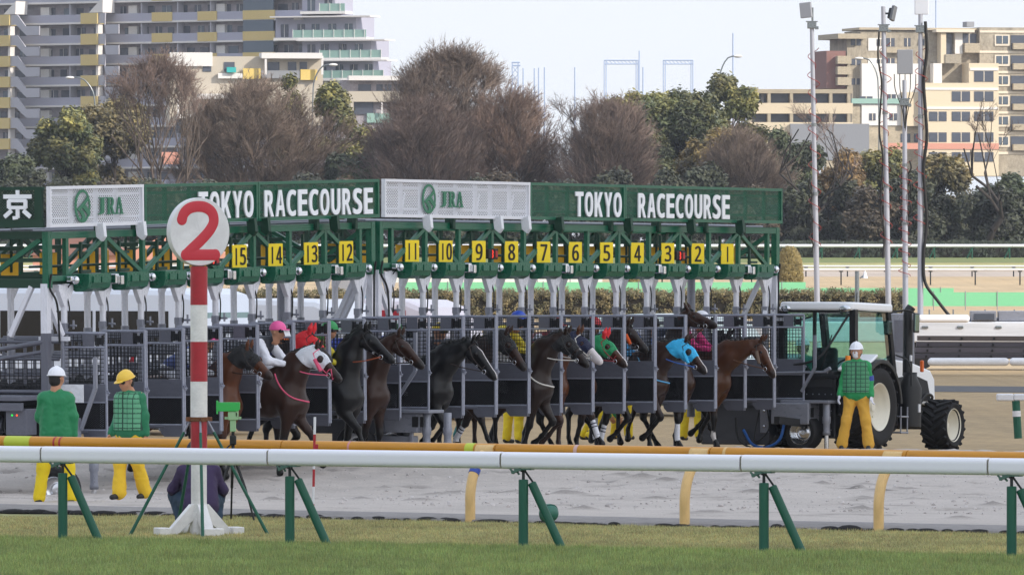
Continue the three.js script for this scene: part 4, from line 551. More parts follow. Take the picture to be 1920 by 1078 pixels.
// gantries, pylon and poles far off
const farM = mat(0x9fb0d0, .7);
function pole(name, label, cat, px, top, bot, Z, r) { const b = P(px, bot, Z), o = thing(name, label, cat, V3(b.x, b.y, -Z)); const H = (bot - top) / F * Z; mb().rod(V3(0, 0, 0), V3(0, H, 0), r, r * .8, 6).build('pole', farM, o); return { o, H }; }
for (const [a, b, t] of [[1135, 1195, 113], [1246, 1298, 113]]) { const Z = 2300, A = P(a, 330, Z), W = (b - a) / F * Z, H = (330 - t) / F * Z, o = thing('gantry', a < 1200 ? 'pale blue steel gantry above the trees, left of two' : 'pale blue steel gantry above the trees, right of two', 'gantry', A); for (const x of [0, W]) { mb().rod(V3(x - .25, 0, 0), V3(x - .25, H, 0), .14, .14, 5).rod(V3(x + .25, 0, 0), V3(x + .25, H, 0), .14, .14, 5).build('leg', farM, o); } const be = mb().rod(V3(-.3, H, 0), V3(W + .3, H, 0), .16).rod(V3(-.3, H - 1, 0), V3(W + .3, H - 1, 0), .14); for (let x = 0; x < W; x += 1) be.rod(V3(x, H, 0), V3(Math.min(W, x + 1), H - 1, 0), .09, .09, 4); be.build('beam', farM, o); }
{ const Z = 2200, A = P(966, 330, Z), o = thing('pylon', 'pale blue lattice tower above the left trees', 'pylon', A), H = 213 / F * Z, b = mb(); for (const x of [-.75, .75]) b.rod(V3(x * 1.1, 0, 0), V3(x, H, 0), .16, .14, 5); for (let y = 0; y < H - 2; y += 2) b.rod(V3(-.8, y, 0), V3(.8, y + 2, 0), .09, .09, 4).rod(V3(.8, y, 0), V3(-.8, y + 2, 0), .09, .09, 4); b.build('lattice', farM, o); mb().rod(V3(-.9, H, 0), V3(1.2, H, 0), .2).rod(V3(-.9, H - .8, 0), V3(1.3, H - .8, 0), .2).build('cross_arm', farM, o); }
[[981, 128], [1002, 128], [1010, 127], [1021, 126], [1078, 126], [1206, 126], [1199, 95], [1536, 125]].forEach(([px, t], k) => pole('net_pole', ['thin pale pole just right of the lattice tower', 'thin pale pole, leftmost of a close group of three', 'thin pale pole, middle one of a close group of three', 'thin pale pole, rightmost of a close group of three', 'lone thin pale pole midway between the lattice tower and the gantries', 'short thin pale pole right of the left gantry', 'taller thin pale pole between the two gantries', 'thin pale pole beside the first mast above the car park'][k], 'pole', px, t, 330, 2000, .2));
pole('radio_mast', 'tall thin mast rising beside the street lamp above the evergreens', 'mast', 1375, 62, 330, 1500, .16); pole('radio_mast', 'tall thin mast behind the roof of the beige flats', 'mast', 1756, -20, 300, 1400, .13);
for (const [px, top, tip, base, label] of [[177, 158, 130, 330, 'curved street lamp in front of the apartment stairs'], [1349, 118, 1384, 330, 'curved street lamp over the highest evergreen'], [1648, 122, 1612, 330, 'curved street lamp before the beige flats'], [586, 134, 624, 330, 'curved street lamp below the terrace balconies']]) {
  const Z = 780, b = P(px, base, Z), o = thing('street_lamp', label, 'street lamp', V3(b.x, groundY(Z), -Z)), t = P(px, top, Z).y - groundY(Z), dx = (tip - px) / F * Z; mb().tube([V3(0, 0, 0), V3(0, t * .85, 0), V3(dx * .1, t * .96, 0), V3(dx * .5, t + .5, 0), V3(dx, t + .65, 0)], .07, 40, 6).build('curved_pole', M.steel, o); mb().ball(.3, dx, t + .6, 0, 1.4, .45, .8, 10).build('lamp_head', BM.whiteW, o);
}
// far rails
function farRail(label, y, posts, Z, railR, m, hgt, braced, dark) { const o = thing('far_rail', label, 'rail', V3(0, groundY(Z), -Z)); const Y = P(0, y, Z).y - groundY(Z), r = rng(y | 0); for (let x = -45; x < 45; x += 3) mb().rod(V3(x, Y, 0), V3(x + 2.98, Y, 0), railR, railR, 8).build('rail_section', m, o); for (let px = posts[0]; px > -60; px -= posts[1]) add(px); for (let px = posts[0] + posts[1]; px < 1980; px += posts[1]) add(px); function add(px) { const x = (px - 960) / F * Z; const b = mb().rod(V3(x, 0, 0), V3(x, Y - railR, 0), dark ? .05 : .055, .05, 6).box(.26, .06, .06, x, Y - railR - .03, 0); b.build('post', dark ? M.darkSteel : M.greenPad, o); if (braced) mb().rod(V3(x, Y - .15, 0), V3(x - .4, 0, 0), .05, .05, 6).build('brace', M.greenPad, o); } }
farRail('farthest white rail on braced green posts before the dark hedge', 461, [1542, 70.5], 672, .13, M.white, 1.2, true);
farRail('middle far rail with dark posts beyond the sunlit sand', 499, [1590, 78], 578, .06, M.white, 1, false, true);
farRail('nearer far white rail on dark posts along the sunlit infield', 505.5, [1578, 84], 545, .085, M.white, 1, false, true);
// green netting and pale hoarding
function netting(label, px0, px1, y0, y1, Z, panelM, m, name = 'green_net', cat = 'netting') { const a = P(px0, y1, Z), o = thing(name, label, cat, V3(a.x, a.y, -Z)), W = (px1 - px0) / F * Z, H = (y1 - y0) / F * Z, n = Math.ceil(W / panelM); for (let k = 0; k < n; k++) { const w = Math.min(panelM, W - k * panelM); mb().box(w - .03, H, .02, k * panelM + w / 2, H / 2, .01 * (k % 2)).build('panel', m, o); mb().rod(V3(k * panelM, -.2, .02), V3(k * panelM, H + .06, .02), .025, .025, 6).build('stake', BM.grey, o); } }
const netM = new THREE.MeshPhysicalMaterial({ color: 0x8fdcae, roughness: .7, side: THREE.DoubleSide, transmission: .35, thickness: 0 });
netting('bright green net seen between the columns of the right gate', 750, 1512, 529, 549, 470, 2.6, netM); netting('bright green net at the right, above the white trailers', 1692, 1960, 548, 574, 420, 1.55, netM); netting('low pale green net sloping up between the masts', 1512, 1790, 540, 550, 480, 2.5, netM);
netting('row of pale hoarding panels seen between the gate columns', 700, 1130, 513, 530, 500, 1.9, BM.whiteW, 'hoarding', 'hoarding'); netting('grey site cabinet behind the join of the gates', 632, 700, 513, 556, 420, 1.2, BM.grey, 'site_cabinet', 'cabinet');
{ const a = P(688, 560, 390), o = thing('portable_toilet', 'blue cabin with white roof and green bin behind the gates', 'cabin', V3(a.x, groundY(390), -390)); mb().rbox(1.1, 1.4, 1, 0, .7, 0, .03).build('body', mat(0x4f86a8, .6), o); mb().rbox(1.3, .25, 1.2, 0, 1.5, 0, .08).build('roof', BM.whiteW, o); mb().rbox(.6, .7, .5, -.2, .35, .8, .04).build('bin', mat(0x2c9a50, .6), o); }
// ---------- smooth bodies: tapered capsules joined and meshed ----------
const smin = (a, b, k) => { const h = Math.max(k - Math.abs(a - b), 0) / k; return Math.min(a, b) - h * h * k * .25; };
function bone(b, x, y, z) { const ax = b[0], ay = b[1], az = b[2], dx = b[3] - ax, dy = b[4] - ay, dz = b[5] - az, L = dx * dx + dy * dy + dz * dz; let t = L > 1e-12 ? ((x - ax) * dx + (y - ay) * dy + (z - az) * dz) / L : 0; t = t < 0 ? 0 : t > 1 ? 1 : t; const ex = x - ax - dx * t, ey = y - ay - dy * t, ez = z - az - dz * t; return Math.sqrt(ex * ex + ey * ey + ez * ez) - b[6] - (b[7] - b[6]) * t; }
const evalBones = (bs, k, x, y, z) => { let d = 9; for (let i = 0; i < bs.length; i++) d = smin(d, bone(bs[i], x, y, z), bs[i][8] ?? k); return d; };
function nets(bones, k, h, o = {}) { // surface nets over the bones' bounding box
  const lo = [9, 9, 9], hi = [-9, -9, -9], pad = .04 + (o.grow ?? 0) + h * 2; for (const b of bones) for (let c = 0; c < 3; c++) { const r = Math.max(b[6], b[7]); lo[c] = Math.min(lo[c], b[c] - r - pad, b[c + 3] - r - pad); hi[c] = Math.max(hi[c], b[c] + r + pad, b[c + 3] + r + pad); }
  const B = 6, n = [0, 1, 2].map(c => Math.ceil((hi[c] - lo[c]) / h / B) * B + 1), S = n[0] * n[1], val = new Float32Array(S * n[2]).fill(1), R = B * h * .9; const live = [];
  for (let bz = 0; bz < n[2] - 1; bz += B) for (let by = 0; by < n[1] - 1; by += B) for (let bx = 0; bx < n[0] - 1; bx += B) {
    const cx = lo[0] + (bx + B / 2) * h, cy = lo[1] + (by + B / 2) * h, cz = lo[2] + (bz + B / 2) * h; let dm = 9; const ds = bones.map(b => { const d = bone(b, cx, cy, cz); if (d < dm) dm = d; return d; });
    const d0 = evalBones(bones, k, cx, cy, cz) - (o.grow ?? 0), full = Math.abs(d0) > R * 1.3 + .03 + (o.slack ?? 0);
    if (full) { if (d0 < 0) for (let z = bz; z <= bz + B; z++) for (let y = by; y <= by + B; y++) for (let x = bx; x <= bx + B; x++) val[z * S + y * n[0] + x] = -1; continue; }
    const sub = bones.filter((b, i) => ds[i] < dm + 2 * R + k * 1.5 + .1); live.push([bx, by, bz]);
    for (let z = bz; z <= bz + B; z++) for (let y = by; y <= by + B; y++) for (let x = bx; x <= bx + B; x++) { const X = lo[0] + x * h, Y = lo[1] + y * h, Z = lo[2] + z * h; let d = evalBones(sub, k, X, Y, Z) - (o.grow ?? 0); if (o.post) d = o.post(X, Y, Z, d); val[z * S + y * n[0] + x] = d; }
  }
  const vid = new Map(), pos = [], idx = [], off = [0, 1, n[0], n[0] + 1, S, S + 1, S + n[0], S + n[0] + 1], E = [[0, 1], [2, 3], [4, 5], [6, 7], [0, 2], [1, 3], [4, 6], [5, 7], [0, 4], [1, 5], [2, 6], [3, 7]];
  const each = f => { for (const [bx, by, bz] of live) for (let z = bz; z < bz + B; z++) for (let y = by; y < by + B; y++) for (let x = bx; x < bx + B; x++) f(x, y, z, z * S + y * n[0] + x); };
  each((x, y, z, i) => { let m = 0; for (let c = 0; c < 8; c++) if (val[i + off[c]] < 0) m |= 1 << c; if (m === 0 || m === 255) return; let sx = 0, sy = 0, sz = 0, q = 0; for (const [a, b] of E) { const va = val[i + off[a]], vb = val[i + off[b]]; if ((va < 0) === (vb < 0)) continue; const t = va / (va - vb); sx += lerp(a & 1, b & 1, t); sy += lerp(a >> 1 & 1, b >> 1 & 1, t); sz += lerp(a >> 2, b >> 2, t); q++; } vid.set(i, pos.length / 3); pos.push(lo[0] + (x + sx / q) * h, lo[1] + (y + sy / q) * h, lo[2] + (z + sz / q) * h); });
  const quad = (a, b, c, d, f) => { a = vid.get(a); b = vid.get(b); c = vid.get(c); d = vid.get(d); if (a === undefined || b === undefined || c === undefined || d === undefined) return; f ? idx.push(a, b, c, a, c, d) : idx.push(a, c, b, a, d, c); };
  each((x, y, z, i) => { const s = val[i] < 0; if (y && z && s !== (val[i + 1] < 0)) quad(i - n[0] - S, i - S, i, i - n[0], s); if (x && z && s !== (val[i + n[0]] < 0)) quad(i - 1 - S, i - 1, i, i - S, s); if (x && y && s !== (val[i + S] < 0)) quad(i - 1 - n[0], i - n[0], i, i - 1, s); });
  const g = new THREE.BufferGeometry(); g.setAttribute('position', new THREE.Float32BufferAttribute(pos, 3)); g.setIndex(idx); g.computeVertexNormals();
  if (o.color) { const c = []; for (let k2 = 0; k2 < pos.length; k2 += 3) c.push(...o.color(pos[k2], pos[k2 + 1], pos[k2 + 2])); g.setAttribute('color', new THREE.Float32BufferAttribute(c, 3)); }
  return g;
}
const bn = (a, b, ra, rb = ra, k) => [...a, ...b, ra, rb, k];
const wrinkle = (amp, f = 9) => (x, y, z, d) => d + amp * (1.6 * Math.abs(noise.noise(x * f, y * f * .8 + x * 3, z * f)) + .9 * Math.abs(noise.noise(x * f * 1.9 + 5, y * f * 1.7, z * f * 1.9)) - .5);
const cloth = (hex, r = .85) => mat(hex, r), skinM = mat(0xb98567, .6), hairM = mat(0x15110f, .7);

// ---------- people ----------
function handBones(w, dir, side, palm, curl) { // wrist, forearm direction, thumb side, palm normal
  const d = dir.clone().normalize(), s = side.clone().addScaledVector(d, -side.dot(d)).normalize(), p = palm.clone().normalize(), o = [], A = v => v.toArray(); const at = (a, b, c) => w.clone().addScaledVector(d, a).addScaledVector(s, b).addScaledVector(p, c);
  o.push(bn(A(at(-.03, 0, 0)), A(at(.02, 0, 0)), .024, .025), bn(A(at(.02, .02, 0)), A(at(.085, .028, 0)), .016, .013), bn(A(at(.02, -.018, 0)), A(at(.08, -.028, 0)), .016, .012), bn(A(at(.03, 0, 0)), A(at(.085, 0, 0)), .016, .013));
  [[.03, .07], [.011, .078], [-.009, .072], [-.028, .056]].forEach(([b, L]) => { let q = at(.085, b, 0), e = d.clone(); for (const f of [.45, .32, .23]) { e = e.clone().applyAxisAngle(s, curl * .9); const n = q.clone().addScaledVector(e, L * f); o.push(bn(A(q), A(n), .0085, .0078, .004)); q = n; } });
  let q = at(.03, .026, .004), e = d.clone().multiplyScalar(.7).addScaledVector(s, .7).normalize(); for (const L of [.034, .028]) { const n = q.clone().addScaledVector(e, L); o.push(bn(A(q), A(n), .0105, .009, .006)); q = n; e.addScaledVector(p, .3 * curl + .1).addScaledVector(d, .4).normalize(); }
  return o;
}
function headBones(c, fw, up) { const f = fw.clone().normalize(), s = new THREE.Vector3().crossVectors(up, f).normalize(), u = new THREE.Vector3().crossVectors(f, s), A = (a, b, e) => c.clone().addScaledVector(s, a).addScaledVector(u, b).addScaledVector(f, e).toArray(); return [bn(A(0, .02, -.025), A(0, .025, .015), .09, .085), bn(A(0, -.05, .03), A(0, -.075, .055), .062, .045), bn(A(-.03, -.03, .05), A(.03, -.03, .05), .045), bn(A(0, .01, .085), A(0, -.03, .108), .011, .016, .015), bn(A(-.02, -.062, .088), A(.02, -.062, .088), .011, .011, .012), bn(A(-.085, .005, -.01), A(-.09, -.03, -.005), .016, .012, .01), bn(A(.085, .005, -.01), A(.09, -.03, -.005), .016, .012, .01), bn(A(0, -.07, -.01), A(0, -.16, -.03), .055, .058)]; }
function helmetGeo(c, fw, up, R = .118) { // hard hat with brim and ridge, placed on a head
  const f = fw.clone().normalize(), s = new THREE.Vector3().crossVectors(up, f).normalize(), u = new THREE.Vector3().crossVectors(f, s), m = new THREE.Matrix4().makeBasis(s, u, f).setPosition(c.clone().addScaledVector(u, .035)); const b = mb(); const dome = new THREE.SphereGeometry(R, 28, 14, 0, Math.PI * 2, 0, Math.PI * .52).scale(.93, 1.02, 1.12); b.add(dome, m); const br = new THREE.TorusGeometry(R, .011, 8, 30).rotateX(Math.PI / 2).scale(.95, .7, 1.15); b.add(br, m); b.add(new THREE.CylinderGeometry(R * 1.02, R * 1.12, .012, 24, 1, false, -.9, 1.8).scale(.9, 1, 1.3).translate(0, -.004, .012), m); b.add(new THREE.TorusGeometry(R, .01, 6, 20, Math.PI).rotateY(Math.PI / 2).scale(1, 1.0, 1.1), m); return b.geo();
}
function person(label, pos, ry, J, w, category = 'person', group) { // J: joints, w: clothes
  const o = thing('person', label, category, pos, ry, group); const V = a => V3(...a), A = k => J[k], fw = V(J.look ?? [0, 0, 1]), hd = V(J.head);
  const limb = (L, R2, fn) => [fn(L), fn(R2)].flat();
  const S = J.sho, E = J.elb, W = J.wri, H = J.hip, K = J.kne, N = J.ank;
  const sp = [J.pel, J.che];
  const bodyB = [...headBones(hd, fw, V3(0, 1, 0)), bn(sp[0], sp[1], .1, .11), bn(S[0], S[1], .04), bn(sp[1], hd.clone().add(V3(0, -.14, -.02)).toArray(), .08, .055)]; for (const q of [0, 1]) bodyB.push(bn(S[q], E[q], .046, .038), bn(E[q], W[q], .038, .026), bn(H[q], K[q], .07, .052), bn(K[q], N[q], .05, .034), bn(sp[0], H[q], .1, .08));
  const parts = [nets(bodyB, .04, .02)]; parts.push(nets(headBones(hd, fw, V3(0, 1, 0)), .035, .007));
  for (const q of [0, 1]) parts.push(nets(handBones(V(W[q]), V(W[q]).sub(V(E[q])), V3(q ? -.2 : .2, .0, 1).applyAxisAngle(UPV, J.handTurn ?? 0), V3(q ? -1 : 1, 0, 0), J.curl ?? .35), .012, .005, { grow: w.glove ? .002 : 0 }));
  const bodyG = mergeGeometries(parts.slice(0, 2)); mesh('body', w.glove ? bodyG : mergeGeometries(parts), skinM, o); if (w.glove) mesh('gloves', mergeGeometries(parts.slice(2)), w.glove, o, 'stuff');
  const wr = wrinkle(.010), tr = wrinkle(.012, 7), mid = V(sp[0]).lerp(V(sp[1]), .5);
  const sx = .074, jb = []; const off = (a, dx) => [a[0] + dx * Math.cos(J.twist ?? 0), a[1], a[2] - dx * Math.sin(J.twist ?? 0)];
  for (const dx of [-sx, sx]) jb.push(bn(off([sp[0][0], sp[0][1] - .03, sp[0][2]], dx * .95), off(sp[1], dx * 1.15), .15, .12)); jb.push(bn([S[0][0] * .9, S[0][1] - .025, S[0][2]], [S[1][0] * .9, S[1][1] - .025, S[1][2]], .078), bn(sp[1], hd.clone().add(V3(0, -.15, -.015)).toArray(), .1, .066)); for (const q of [0, 1]) jb.push(bn([S[q][0], S[q][1] - .05, S[q][2]], E[q], .07, .06), bn(E[q], V(E[q]).lerp(V(W[q]), .93).toArray(), .061, .05));
  mesh('jacket', nets(jb, .05, .012, { post: wr, slack: .02, color: null }), w.jacket, o);
  const tb = []; for (const q of [0, 1]) tb.push(bn(sp[0], H[q], .108, .115), bn(H[q], K[q], .108, .08), bn(K[q], V(K[q]).lerp(V(N[q]), .97).toArray(), .078, w.flare ?? .078)); mesh('trousers', nets(tb, .06, .012, { post: tr, slack: .02 }), w.trousers, o);
  for (const q of [0, 1]) { const t = J.toe?.[q] ?? [N[q][0], N[q][1] - .05, N[q][2] + .15]; mesh('shoe', nets([bn([N[q][0], N[q][1] - .03, N[q][2] - .03], t, .045, .036), bn([N[q][0], N[q][1] + .05, N[q][2]], [N[q][0], N[q][1] - .02, N[q][2]], .05)], .03, .012, { post: (x, y, z, d) => Math.max(d, N[q][1] - .085 - y) }), w.shoe ?? cloth(0x1c1d20, .6), o); }
  if (w.vest) { const vb = jb.slice(0, 4).map(b => [...b]); mesh('padded_vest', nets(vb, .05, .008, { grow: .02, slack: .03, post: (x, y, z, d) => { d += .006 * Math.max(0, 1 - Math.abs(((y * 15) % 1 + 1) % 1 - .5) * 9) + .006 * Math.max(0, 1 - Math.abs(((x * 13 + .5) % 1 + 1) % 1 - .5) * 9); d = Math.max(d, Math.hypot((x - S[0][0]), (y - S[0][1] + .05) * .8, z - S[0][2]) * -1 + .1, -Math.hypot((x - S[1][0]), (y - S[1][1] + .05) * .8, z - S[1][2]) + .1, y - (J.che[1] + .12), J.pel[1] - .02 - y); return d; }, color: (x, y, z) => { const a = Math.abs(((y * 15) % 1 + 1) % 1 - .5), b = Math.abs(((x * 13 + .5) % 1 + 1) % 1 - .5), zip = Math.abs(x - J.che[0]) < .012 && z > 0; return a < .09 || b < .08 || zip ? [.012, .06, .035] : w.vestC ?? [.11, .36, .2]; } }), mat(0xffffff, .7, 0, { vertexColors: true }), o); }
  if (w.helmet) mesh('helmet', helmetGeo(hd, fw, V3(0, 1, 0)), w.helmet, o);
  if (w.hair !== false) mesh('hair', nets([bn(hd.clone().add(V3(0, .025, 0)).addScaledVector(fw, -.03).toArray(), hd.clone().add(V3(0, -.04, 0)).addScaledVector(fw, -.045).toArray(), .092, .075)], .02, .012), hairM, o);
  if (w.mask) mesh('face_mask', nets([bn(hd.clone().add(V3(0, -.035, 0)).addScaledVector(fw, .062).toArray(), hd.clone().add(V3(0, -.07, 0)).addScaledVector(fw, .055).toArray(), .056, .05)], .02, .008), cloth(0xe4e4ea), o);
  const sd = new THREE.Vector3().crossVectors(V3(0, 1, 0), fw).normalize(); if (w.shades) mb().add(new RoundedBoxGeometry(.155, .045, .04, 2, .015), new THREE.Matrix4().makeBasis(sd, UPV, fw).setPosition(hd.clone().add(V3(0, .008, 0)).addScaledVector(fw, .085))).build('sunglasses', mat(0x0b1512, .12), o); else mb().add(new THREE.SphereGeometry(.011, 8, 6), new THREE.Matrix4().setPosition(hd.clone().addScaledVector(fw, .085).addScaledVector(sd, .032).add(V3(0, .008, 0)))).add(new THREE.SphereGeometry(.011, 8, 6), new THREE.Matrix4().setPosition(hd.clone().addScaledVector(fw, .085).addScaledVector(sd, -.032).add(V3(0, .008, 0)))).build('eyes', hairM, o, 'stuff');
  return o;
}
const stand = (o = {}) => ({ pel: [0, .96, 0], che: [0, 1.33, -.01], head: [0, 1.62, .015], sho: [[-.17, 1.41, -.01], [.17, 1.41, -.01]], elb: [[-.215, 1.13, -.03], [.215, 1.13, -.03]], wri: [[-.235, .88, .05], [.235, .88, .05]], hip: [[-.09, .9, 0], [.09, .9, 0]], kne: [[-.12, .49, .02], [.12, .49, .02]], ank: [[-.14, .085, -.01], [.14, .085, -.01]], ...o });
const greenJ = mat(0x0d7a4a, .55, 0), greenJ2 = mat(0x12704a, .65), yel = cloth(0xd9b21c, .75), yelD = cloth(0xd2a03a, .8), helmW = mat(0xe6e7ee, .3), helmY = mat(0xe6be42, .35);
person('person in a green jacket and white helmet with their back turned', P(104, 0, 111).setY(-.01), Math.PI - .1, stand({ head: [0, 1.63, .02], look: [-.35, -.05, .93], elb: [[-.225, 1.14, -.02], [.22, 1.13, .04]], wri: [[-.235, .9, .02], [.1, 1.02, .25]], kne: [[-.15, .49, .03], [.17, .49, .02]], ank: [[-.2, .085, -.02], [.22, .085, -.02]] }), { jacket: greenJ, trousers: cloth(0xe0c41a), helmet: helmW });
person('person in a yellow helmet, dark glasses and padded green vest walking left', P(243, 0, 116.5).setY(-.1), -.62, stand({ head: [0, 1.6, .09], look: [-.28, -.3, .9], che: [0, 1.33, .03], kne: [[-.1, .5, .1], [.1, .5, -.02]], ank: [[-.08, .09, .14], [.1, .1, -.2]], toe: [[-.08, .04, .3], [.1, .04, -.06]], wri: [[-.26, .88, .1], [.24, .88, -.04]] }), { jacket: greenJ2, trousers: cloth(0xe2b92c), helmet: helmY, vest: true, shades: true, flare: .1 });
person('person in white helmet, face mask and padded green vest standing before the tractor', P(1607, 0, 141.2).setY(0), -.12, stand({ look: [-.15, 0, 1], kne: [[-.16, .49, .03], [.15, .49, .03]], ank: [[-.24, .085, 0], [.2, .085, 0]], wri: [[-.27, .9, .06], [.25, .88, .06]] }), { jacket: mat(0x178a4c, .7), trousers: yelD, helmet: helmW, vest: true, mask: true, glove: cloth(0xd9dae4), flare: .095, vestC: [.06, .25, .12] });
{ const p = P(1607, 0, 141.2); const o = scene.children[scene.children.length - 1]; mb().rod(V3(.2, 1.21, -.02), V3(.212, 1.13, -.03), .08, .078, 18).build('armband', mat(0x33479a, .6), o); mb().box(.07, .05, .004, .19, 1.17, .062, .5).build('armband_patch', mat(0xd8d8e0, .6), o); }
person('person in a purple jacket crouching behind the number two post', P(374, 0, 101.4).setY(0), Math.PI + .15, { pel: [0, .3, -.05], che: [0, .62, .12], head: [.02, .88, .24], look: [.2, -.2, 1], sho: [[-.19, .7, .14], [.19, .7, .14]], elb: [[-.29, .45, .2], [.29, .45, .25]], wri: [[-.26, .28, .38], [.1, .5, .45]], hip: [[-.1, .26, -.02], [.1, .26, -.02]], kne: [[-.25, .38, .34], [.25, .38, .34]], ank: [[-.2, .09, .12], [.2, .09, .12]] }, { jacket: cloth(0x35274a), trousers: cloth(0x24384c), helmet: mat(0x2b2233, .8) });
for (const [px, Z, ry, label, sh] of [[1297, 148.2, 2.8, 'person in yellow trousers behind the open stalls, seen between horse legs', 0], [1166, 149, 2.6, 'person in yellow trousers and green jacket behind stall four', 0], [1100, 148.5, 1.9, 'person in green jacket stooping behind stall six', .5], [962, 146, 2.4, 'person in yellow trousers behind stall eight', 0]]) person(label, P(px, 0, Z).setY(0), ry, sh ? { pel: [0, .62, -.12], che: [0, .82, .22], head: [0, .95, .5], sho: [[-.18, .86, .3], [.18, .86, .3]], elb: [[-.24, .58, .36], [.24, .58, .36]], wri: [[-.22, .4, .5], [.22, .4, .5]], hip: [[-.09, .58, -.1], [.09, .58, -.1]], kne: [[-.15, .42, .22], [.15, .42, .22]], ank: [[-.15, .085, 0], [.15, .085, 0]] } : stand(), { jacket: greenJ, trousers: cloth(0xe3c823), helmet: helmW });
person('person in white helmet half hidden behind the last open door by the tractor', P(1507, 0, 147.6).setY(0), -.9, stand(), { jacket: cloth(0x17816c), trousers: cloth(0x20242c), helmet: helmW });
// ---------- horses and jockeys ----------
const stallP = i => V3(3.6 - .515 * i, 0, -(144 - .975 * i)), UF = V3(-VF.z, 0, VF.x); // UF: along the gate, towards the lens
function inStall(i, px, py) { const p0 = stallP(i), d = V3((px - 960) / F, -(py - HOR) / F, -1), n = V3(WF.x, 0, WF.z), t = p0.dot(n) / V3(d.x, 0, d.z).dot(n); return [d.clone().multiplyScalar(t).sub(V3(p0.x, 0, p0.z)).setY(0).dot(VF), EYE + d.y * t]; }
const FP = { // forearm, cannon, pastern angles (degrees, forward positive)
  st: [4, -2, 22], back: [-28, -34, -10], reach: [42, 20, 30], fold: [48, -62, -80], fold2: [30, -40, -50], lean: [-12, -16, 10]
}, HP = { st: [-32, 8, 25], push: [-50, -22, 0], under: [-8, 30, 30], mid: [-38, 0, 15] };
const rot = a => [Math.sin(a * D2R), -Math.cos(a * D2R)];
function horse(i, label, poll, nose, chestPx, c) {
  const P0 = inStall(i, ...poll), P1 = inStall(i, ...nose), W = inStall(i, ...chestPx)[0] - .56, o = thing('horse', label, 'horse', stallP(i), YAW), v3 = (x, y, z = 0) => [x, y, z], dip = c.dip ?? 0; o.position.y = dip; P0[1] -= dip; P1[1] -= dip;
  const bs = [], r = rng(i * 31 + 7 | 0), rear = c.rear ?? 0;
  const dx = P1[0] - P0[0], dy = P1[1] - P0[1], L = Math.hypot(dx, dy), d = [dx / L, dy / L], p = [d[1], -d[0]]; if (p[1] > 0 && d[0] < 0) { p[0] *= -1; p[1] *= -1; } // p: towards the jaw
  const H = (a, b, z = 0) => [P0[0] + d[0] * a * L + p[0] * b, P0[1] + d[1] * a * L + p[1] * b, z];
  bs.push(bn(v3(W - .75, 1.17), v3(W - .1, 1.17), .3, .315, .12), bn(v3(W - 1.12, 1.28, .1), v3(W - .7, 1.26, .06), .22, .24, .12), bn(v3(W - 1.12, 1.28, -.1), v3(W - .7, 1.26, -.06), .22, .24, .12), bn(v3(W - .35, 1.42), v3(W + .06, 1.46), .11, .12, .16));
  for (const s of [-1, 1]) bs.push(bn(v3(W + .02, 1.32, s * .12), v3(W + .3, 1.06, s * .13), .15, .17, .1), bn(v3(W + .36, 1.03, s * .075), v3(W + .3, .95, s * .1), .115, .12, .07));
  bs.push(bn(v3(W + .3, 1.18), v3(W + .36, 1.1), .19, .17, .1));
  const T = H(.0, .1), th = [T[0] - .06, T[1] - .03, 0], mid = [lerp(W + .2, th[0], .5), lerp(1.26, th[1], .5) + .03, 0], crest = [P0[0] - .05, P0[1] - .02, 0], cm = [lerp(W + .0, crest[0], .5) - .02, lerp(1.48, crest[1], .5) + .06, 0];
  bs.push(bn(v3(W + .24, 1.24), mid, .22, .165, .1), bn(mid, th, .165, .112, .08), bn(v3(W, 1.46), cm, .13, .105, .1), bn(cm, crest, .105, .07, .06));
  // head
  const hb = [bn(H(.0, .03), H(.3, .035), .072, .075, .04), bn(H(.3, .02), H(.86, .035), .07, .052, .05), bn(H(.2, .12, .035), H(.26, .12, .035), .078, .07, .05), bn(H(.2, .12, -.035), H(.26, .12, -.035), .078, .07, .05), bn(H(.3, .14), H(.8, .09), .052, .04, .04), bn(H(.84, .045), H(.93, .05), .058, .05, .03), bn(H(.84, .095), H(.9, .085), .03, .026, .02), bn(H(.27, .02, .068), H(.3, .025, .066), .027, .024, .02), bn(H(.27, .02, -.068), H(.3, .025, -.066), .027, .024, .02), bn(H(.93, .02, .03), H(.95, .03, .028), .018, .016, .02), bn(H(.93, .02, -.03), H(.95, .03, -.028), .018, .016, .02)];
  const er = c.ears ?? .25, eb = []; for (const s of [-1, 1]) { const e0 = H(.02, -.04, s * .045), up = [-d[0] * (1 - er) * .6 - p[0] * .8 + er * .3, -d[1] * .3 - p[1] * .8], q = Math.hypot(...up); const m = [e0[0] + up[0] / q * .08, e0[1] + up[1] / q * .08, s * .065], t = [e0[0] + up[0] / q * .16, e0[1] + up[1] / q * .16, s * .06]; eb.push(bn(e0, m, .026, .03, .02), bn(m, t, .03, .006, .01)); }
  bs.push(...hb, ...eb);
  const legs = c.legs ?? ['st', 'fold', 'st', 'push'], knees = [];
  for (const s of [0, 1]) {
    const z = s ? -.14 : .14, sg = s ? -1 : 1, f = FP[legs[s]], e = [W + .29, .88, z], S = [W + .3, 1.06, z * .95], a = rot(f[0]), b = rot(f[1]), g = rot(f[2]), K = [e[0] + a[0] * .38, e[1] + a[1] * .38, z], Fk = [K[0] + b[0] * .31, K[1] + b[1] * .31, z], C = [Fk[0] + g[0] * .11, Fk[1] + g[1] * .11, z], Q = [C[0] + g[0] * .06, C[1] + g[1] * .06, z];
    bs.push(bn(S, e, .14, .098, .09), bn(e, K, .1, .054, .05), bn([K[0] + .006, K[1] + .02, z], [K[0] + .006, K[1] - .03, z], .052, .048, .03), bn(K, Fk, .043, .036, .03), bn([Fk[0] - .004, Fk[1] + .01, z], Fk, .041, .04, .02), bn(Fk, C, .033, .038, .02), bn(C, Q, .044, .058, .015)); knees.push([K, Fk]);
